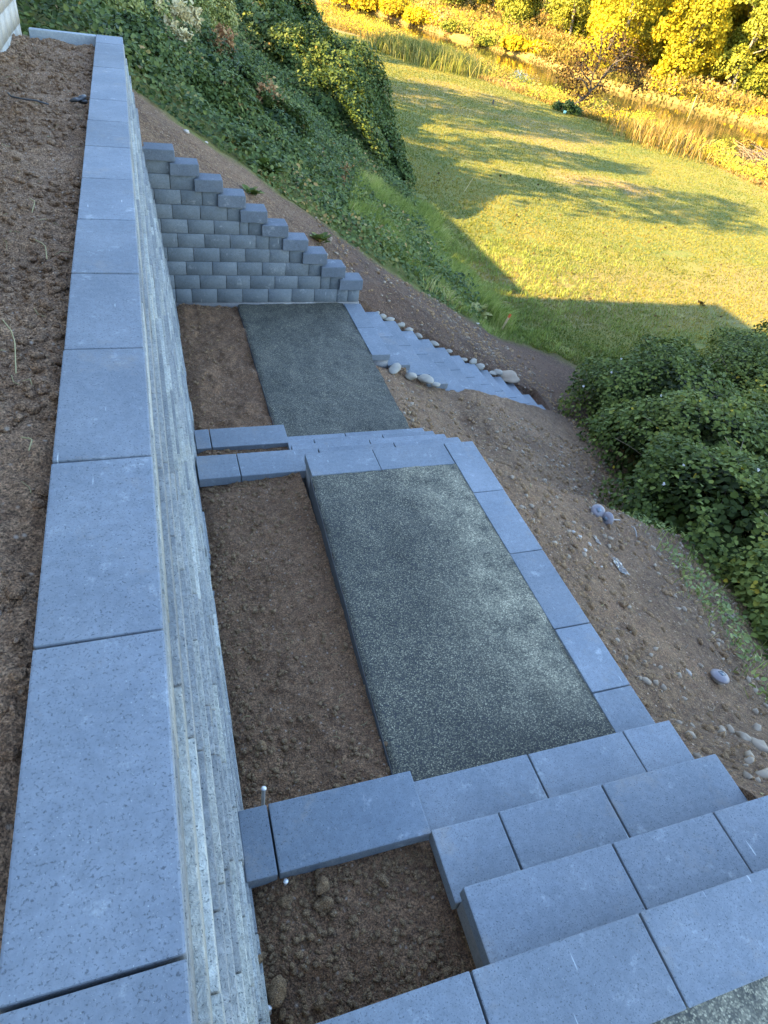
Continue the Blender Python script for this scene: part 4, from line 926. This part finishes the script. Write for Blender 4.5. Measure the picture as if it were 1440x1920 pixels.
bankshrub(1335, 285, .6, 1500, 'reed', 'low pale shrub on the near bank before the brush pile')
# meadow beyond the creek
n_ = 110000; y = 28 + 110 * rng.random(n_); xf_ = np.interp(y, WF_Y, WF_X); x = xf_ - .1 + 70 * rng.random(n_) ** 1.5
ok = (fbm(x, y, .22, 3, 14) > -.25); P = np.stack([x, y, terr(x, y) - .03], 1)[ok]
hh = (.35 + .8 * np.clip(.45 + fbm(P[:, 0], P[:, 1], .2, 3, 24), 0, 1)) * rng.uniform(.5, 1.2, len(P)) * sstep(-.3, 1.6, P[:, 0] - xf_[ok]) + .12
tag(blades('meadow_weeds', P, hh, M['weed'], .4, .05, None, .45 + .8 * fbm(P[:, 0], P[:, 1], .15, 3, 54)), kind='stuff')
def farmound(u, v, r, m, label, n_=2500, size=.25):
    p = hit(u, v, 30, 300); shrub('meadow_shrub', [(p[0], p[1], p[2] + r * .3, r, r, r * .6), (p[0] + r, p[1] - r * .6, p[2] + r * .2, r * .8, r * .8, r * .5)], n_, size, M[m], label, 'meadow shrub', stems=6, seed=int(u + v))
farmound(690, 22, 2.2, 'gold', 'bright yellow shrub patch left of the meadow top'); farmound(740, 32, 2.0, 'gold', 'second bright yellow patch lower in the meadow'); farmound(650, 12, 2.4, 'gold', 'farthest yellow patch at the top of the meadow')
farmound(1010, 100, 1.1, 'gold', 'golden patch on the far bank behind the leaning tree'); farmound(845, 58, 1.1, 'lime', 'green mound on the far bank at the creek bend', 1500, .2); farmound(905, 85, .8, 'lime', 'small green mound on the far bank in the shade streak', 1200, .18)
farmound(960, 92, 1.2, 'gold', 'orange-yellow weeds patch above the far bank'); farmound(780, 45, 1.6, 'gold', 'long yellow patch right of the second meadow patch'); farmound(870, 30, 2.2, 'weed', 'tan brush patch in the middle of the meadow', 2500, .25); farmound(990, 62, 1.8, 'weed', 'tan brush patch before the green trees', 2500, .22)

def make_tree(hgt, crad, m, seed, low=.02, n_=19000, size=.21, lean=0, bark='palebark'):
    root = bpy.data.objects.new('tree', None); C.objects.link(root)
    r = np.random.default_rng(seed); L = []
    tt = np.linspace(0, 1, 9); tx = lean * tt ** 1.5 * hgt + .25 * np.sin(tt * 5 + seed); ty = .25 * np.cos(tt * 4 + seed) - .25
    tp = np.stack([tx, ty, tt * hgt * .92], 1); L.append((tp, np.linspace(.17, .03, 9)))
    bl = []
    nb = 13
    for i in range(nb):
        f = low + (1 - low) * (i + .5) / nb; a = r.uniform(0, 6.28); rr_ = crad * (1.0 - .55 * abs(f - .45) ** 1.2 * 1.6) * r.uniform(.35, .75)
        c_ = np.array([np.interp(f, tt, tx) + math.cos(a) * rr_, math.sin(a) * rr_, f * hgt]); q = crad * r.uniform(.38, .6)
        bl.append((*c_, q, q, q * r.uniform(.9, 1.3)))
        s0 = np.array([np.interp(max(f - .12, 0), tt, tx), 0, max(f - .12, .02) * hgt]); L.append(([s0, (s0 + c_) / 2 + [0, 0, -.1], c_], [.06, .04, .015]))
    tubes('trunk', L, M[bark], root, 6)
    P, N = blob_points(bl, n_, .22, .12, seed, False)
    tone = .5 + .35 * np.sin(P[:, 0] * .9 + seed) * np.cos(P[:, 2] * .8) + r.normal(0, .1, len(P))
    leaves('crown', P, N + r.normal(0, .8, N.shape) + [0, 0, .3], size * r.uniform(.6, 1.3, len(P)), M[m], root, 1.0, .3, tone)
    return root
def put(proto, x, y, s, rz, label, cat, group, first, zoff=-.1):
    if first: o = proto
    else:
        o = proto.copy(); C.objects.link(o)
        for ch in proto.children: c_ = ch.copy(); C.objects.link(c_); c_.parent = o
    o.location = (x, y, float(terr(x, y)) + zoff); o.scale = (s, s, s); o.rotation_euler = (0, 0, rz)
    tag(o, label, cat, group)
T = [make_tree(11, 3.4, 'yellow', 1), make_tree(9, 3.0, 'yellow', 2), make_tree(10, 3.2, 'lime', 3), make_tree(7.5, 3.0, 'gold', 4), make_tree(12, 3.0, 'lime', 5)]
used = set()
TP = [(42.5, 62, 0, .8), (46, 57.5, 1, .85), (49.5, 53.5, 2, .8), (52.5, 49.5, 3, .62), (50.5, 47.6, 3, .45), (55.5, 45, 1, .9), (58.5, 41, 0, .9), (54, 40.5, 3, .5), (47, 67, 1, 1.0), (50, 63, 4, 1.0), (53, 59, 0, 1.05), (57, 54, 1, 1.1), (60.5, 50, 2, 1.1), (64, 45, 0, 1.1), (52, 73, 0, 1.1), (57, 67, 2, 1.2), (62, 60, 1, 1.2), (67, 54, 4, 1.2), (71, 48, 0, 1.2), (49, 82, 4, .9), (45, 88, 2, .85), (54, 85, 2, 1.0), (59, 79, 4, 1.1), (64, 73, 1, 1.3), (70, 66, 0, 1.3), (42, 99, 4, .8), (50, 98, 2, 1.0), (58, 92, 4, 1.2), (66, 86, 0, 1.3), (74, 78, 1, 1.4), (62, 36, 1, 1.0), (66, 40, 2, 1.1), (40, 112, 2, .9), (52, 110, 4, 1.1), (63, 102, 0, 1.2), (36, 124, 4, 1), (28, 132, 2, 1), (46, 124, 0, 1.2), (18, 140, 4, 1.1), (57, 120, 1, 1.4), (70, 112, 2, 1.5)]
LB = {0: ('tall yellow autumn tree in the far bank thicket', 'yellow autumn trees'), 1: ('bushy yellow autumn tree in the far bank thicket', 'bushy yellow trees'), 2: ('green-yellow tree in the far bank thicket', 'green-yellow trees'), 3: ('low bright golden tree at the front of the far thicket', 'golden trees'), 4: ('slender yellow-green tree beyond the meadow', 'slender yellow-green trees')}
for i, (x, y, k, s) in enumerate(TP):
    put(T[k], x - 1.5, y - 1.0, s * 1.25, (i * 2.399) % 6.28, LB[k][0], 'tree', LB[k][1], k not in used); used.add(k)

# leaning small tree at the lawn edge
tb = hit(1068, 208, 10); tz = float(terr(tb[0], tb[1])); lt = empty('leaning_tree', tb, 'small leaning dark fruit tree with sparse leaves at the lawn edge', 'tree')
yb_ = tb[1]
def pp(u, v, dy=0): return along(u, v, yb_ + dy)
A0 = pp(1067, 209); br = []
def limb(pts, r0, r1):
    P = np.array([pp(*q) for q in pts]); t = np.linspace(0, len(P) - 1, 3 * len(P)); Q = np.stack([np.interp(t, np.arange(len(P)), P[:, i]) for i in range(3)], 1); Q += rng.normal(0, .012, Q.shape); br.append((Q, np.linspace(r0, r1, len(Q)))); return Q
limb([(1067, 209), (1078, 196), (1092, 184), (1106, 173)], .14, .10)
tips = []
for pts in ([(1106, 173), (1108, 155), (1112, 140), (1118, 128), (1127, 112), (1140, 92)], [(1106, 173), (1118, 162), (1128, 148), (1138, 136), (1158, 130), (1180, 125), (1190, 135)], [(1128, 148, .5), (1140, 130, .8), (1155, 115, 1), (1165, 100, 1)],
            [(1118, 128), (1124, 110, -.4), (1127, 90, -.5), (1130, 60, -.5)], [(1112, 140), (1100, 125, .4), (1085, 118, .6), (1072, 130, .8), (1068, 150, .8)], [(1106, 173), (1100, 160, -.5), (1092, 150, -.8), (1078, 145, -1)], [(1138, 136), (1150, 120, -.6), (1170, 108, -.8), (1178, 95, -.8)],
            [(1180, 125), (1192, 138, .1), (1198, 152, .1), (1197, 163, .1)], [(1140, 92), (1148, 78), (1152, 62)], [(1092, 184), (1082, 176, .4), (1072, 180, .5)], [(1118, 162), (1128, 160, .4), (1130, 168, .5)], [(1108, 155), (1096, 140, -.2), (1088, 128, -.3), (1095, 112, -.3)], [(1127, 112), (1115, 98, .3), (1108, 82, .3)]):
    Q = limb(pts, .055, .012); tips.append(Q)
for Q in list(tips):
    for _ in range(9):
        i = rng.integers(len(Q) // 3, len(Q)); d = rng.normal(0, 1, 3) * [1, 1, .9] + [0, 0, .25]; d /= np.linalg.norm(d); L_ = rng.uniform(.25, .8)
        br.append((np.array([Q[i], Q[i] + d * L_ * .5 + [0, 0, .03], Q[i] + d * L_]), np.array([.014, .009, .004])))
tubes('trunk', br, M['bark'], lt, 5)
LP = []
for (u, v, sp, k) in ((1068, 145, .45, 190), (1075, 128, .5, 200), (1092, 120, .5, 170), (1110, 115, .4, 90), (1075, 165, .35, 90), (1095, 180, .35, 110), (1128, 165, .3, 80), (1090, 155, .4, 80), (1168, 105, .55, 260), (1160, 92, .5, 160), (1175, 120, .4, 100), (1185, 130, .35, 120), (1195, 145, .35, 170), (1198, 160, .28, 110), (1150, 80, .5, 90), (1140, 140, .4, 60), (1130, 75, .5, 50)):
    LP.append(pp(u, v) + rng.normal(0, sp, (k, 3)) * [1, 1, .8])
LP = np.concatenate(LP); leaves('crown', LP, rng.normal(0, 1, LP.shape), .15 * rng.uniform(.6, 1.2, len(LP)), M['purple'], lt, 1.0, .3)
bankshrub(1062, 212, .55, 900, 'hedge', 'dark weeds at the foot of the leaning tree', .12)
p = hit(1058, 214, 10); V, F = lathe([(0, 0), (.07, 0), (.09, .17), (.08, .17), (.065, .02), (0, .02)], 14); M['teal'] = plain('teal_plastic', (.16, .38, .35), .5); tag(npmesh('bucket', V + p, F, M['teal']), 'tiny turquoise bucket at the foot of the leaning tree', 'bucket')
# brush pile
p = hit(1425, 318, 10); L = []
for i in range(260):
    a = rng.uniform(0, 6.28); c_ = p + rng.normal(0, 1, 3) * [1.0, .7, 0] + [0, 0, rng.uniform(.05, .8)]; d = np.array([math.cos(a), math.sin(a), rng.normal(0, .25)]) * rng.uniform(.3, 1.0); L.append((np.array([c_ - d, c_ + [0, 0, .12], c_ + d]), .018))
tag(tubes('brush_pile', L, M['twig']), 'dark pile of cut brush on the lawn edge at the right frame', 'brush pile')
# poles and sticks
def pole(u0, v0, u1, v1, r, m, label, cat='stick', name='stick'):
    a = hit(u0, v0, 8); b_ = along(u1, v1, a[1]); tag(tube(name, [a - (b_ - a) * .1, (a + b_) / 2, b_], [r, r, r * .7], M[m], None, 6), label, cat)
pole(924, 196, 926, 187, .05, 'blackp', 'short dark post standing in the lawn', 'post', 'post')
pole(869, 361, 889, 331, .012, 'straw', 'thin dry stalk leaning over the shaded lawn'); pole(1260, 388, 1272, 371, .014, 'straw', 'thin dry stalk on the lawn right of the first'); pole(1294, 214, 1307, 178, .05, 'straw', 'pale leaning pole on the far creek bank', 'pole', 'pole')
# off-frame trees uphill, whose shadows streak the lawn
U = [make_tree(14, 2.6, 'hedge', 21, .45, 1700, .34, 0, 'bark'), make_tree(12, 2.4, 'hedge', 22, .5, 1250, .34, 0, 'bark')]
for i, (x, y, k, s) in enumerate([(-10, 21.9, 1, 1.0), (-9, 27.1, 1, .9), (-12, 33.4, 0, 1.0), (-9, 36.0, 1, 1.05), (-13, 38.5, 0, 1.1), (-14, 51, 0, 1.15), (-9, 54, 1, 1.1)]):
    put(U[k], x, y, s * 1.22, i * 1.7, 'tall tree uphill of the lawn, outside the left frame', 'tree', 'uphill trees', i in (0, 2))
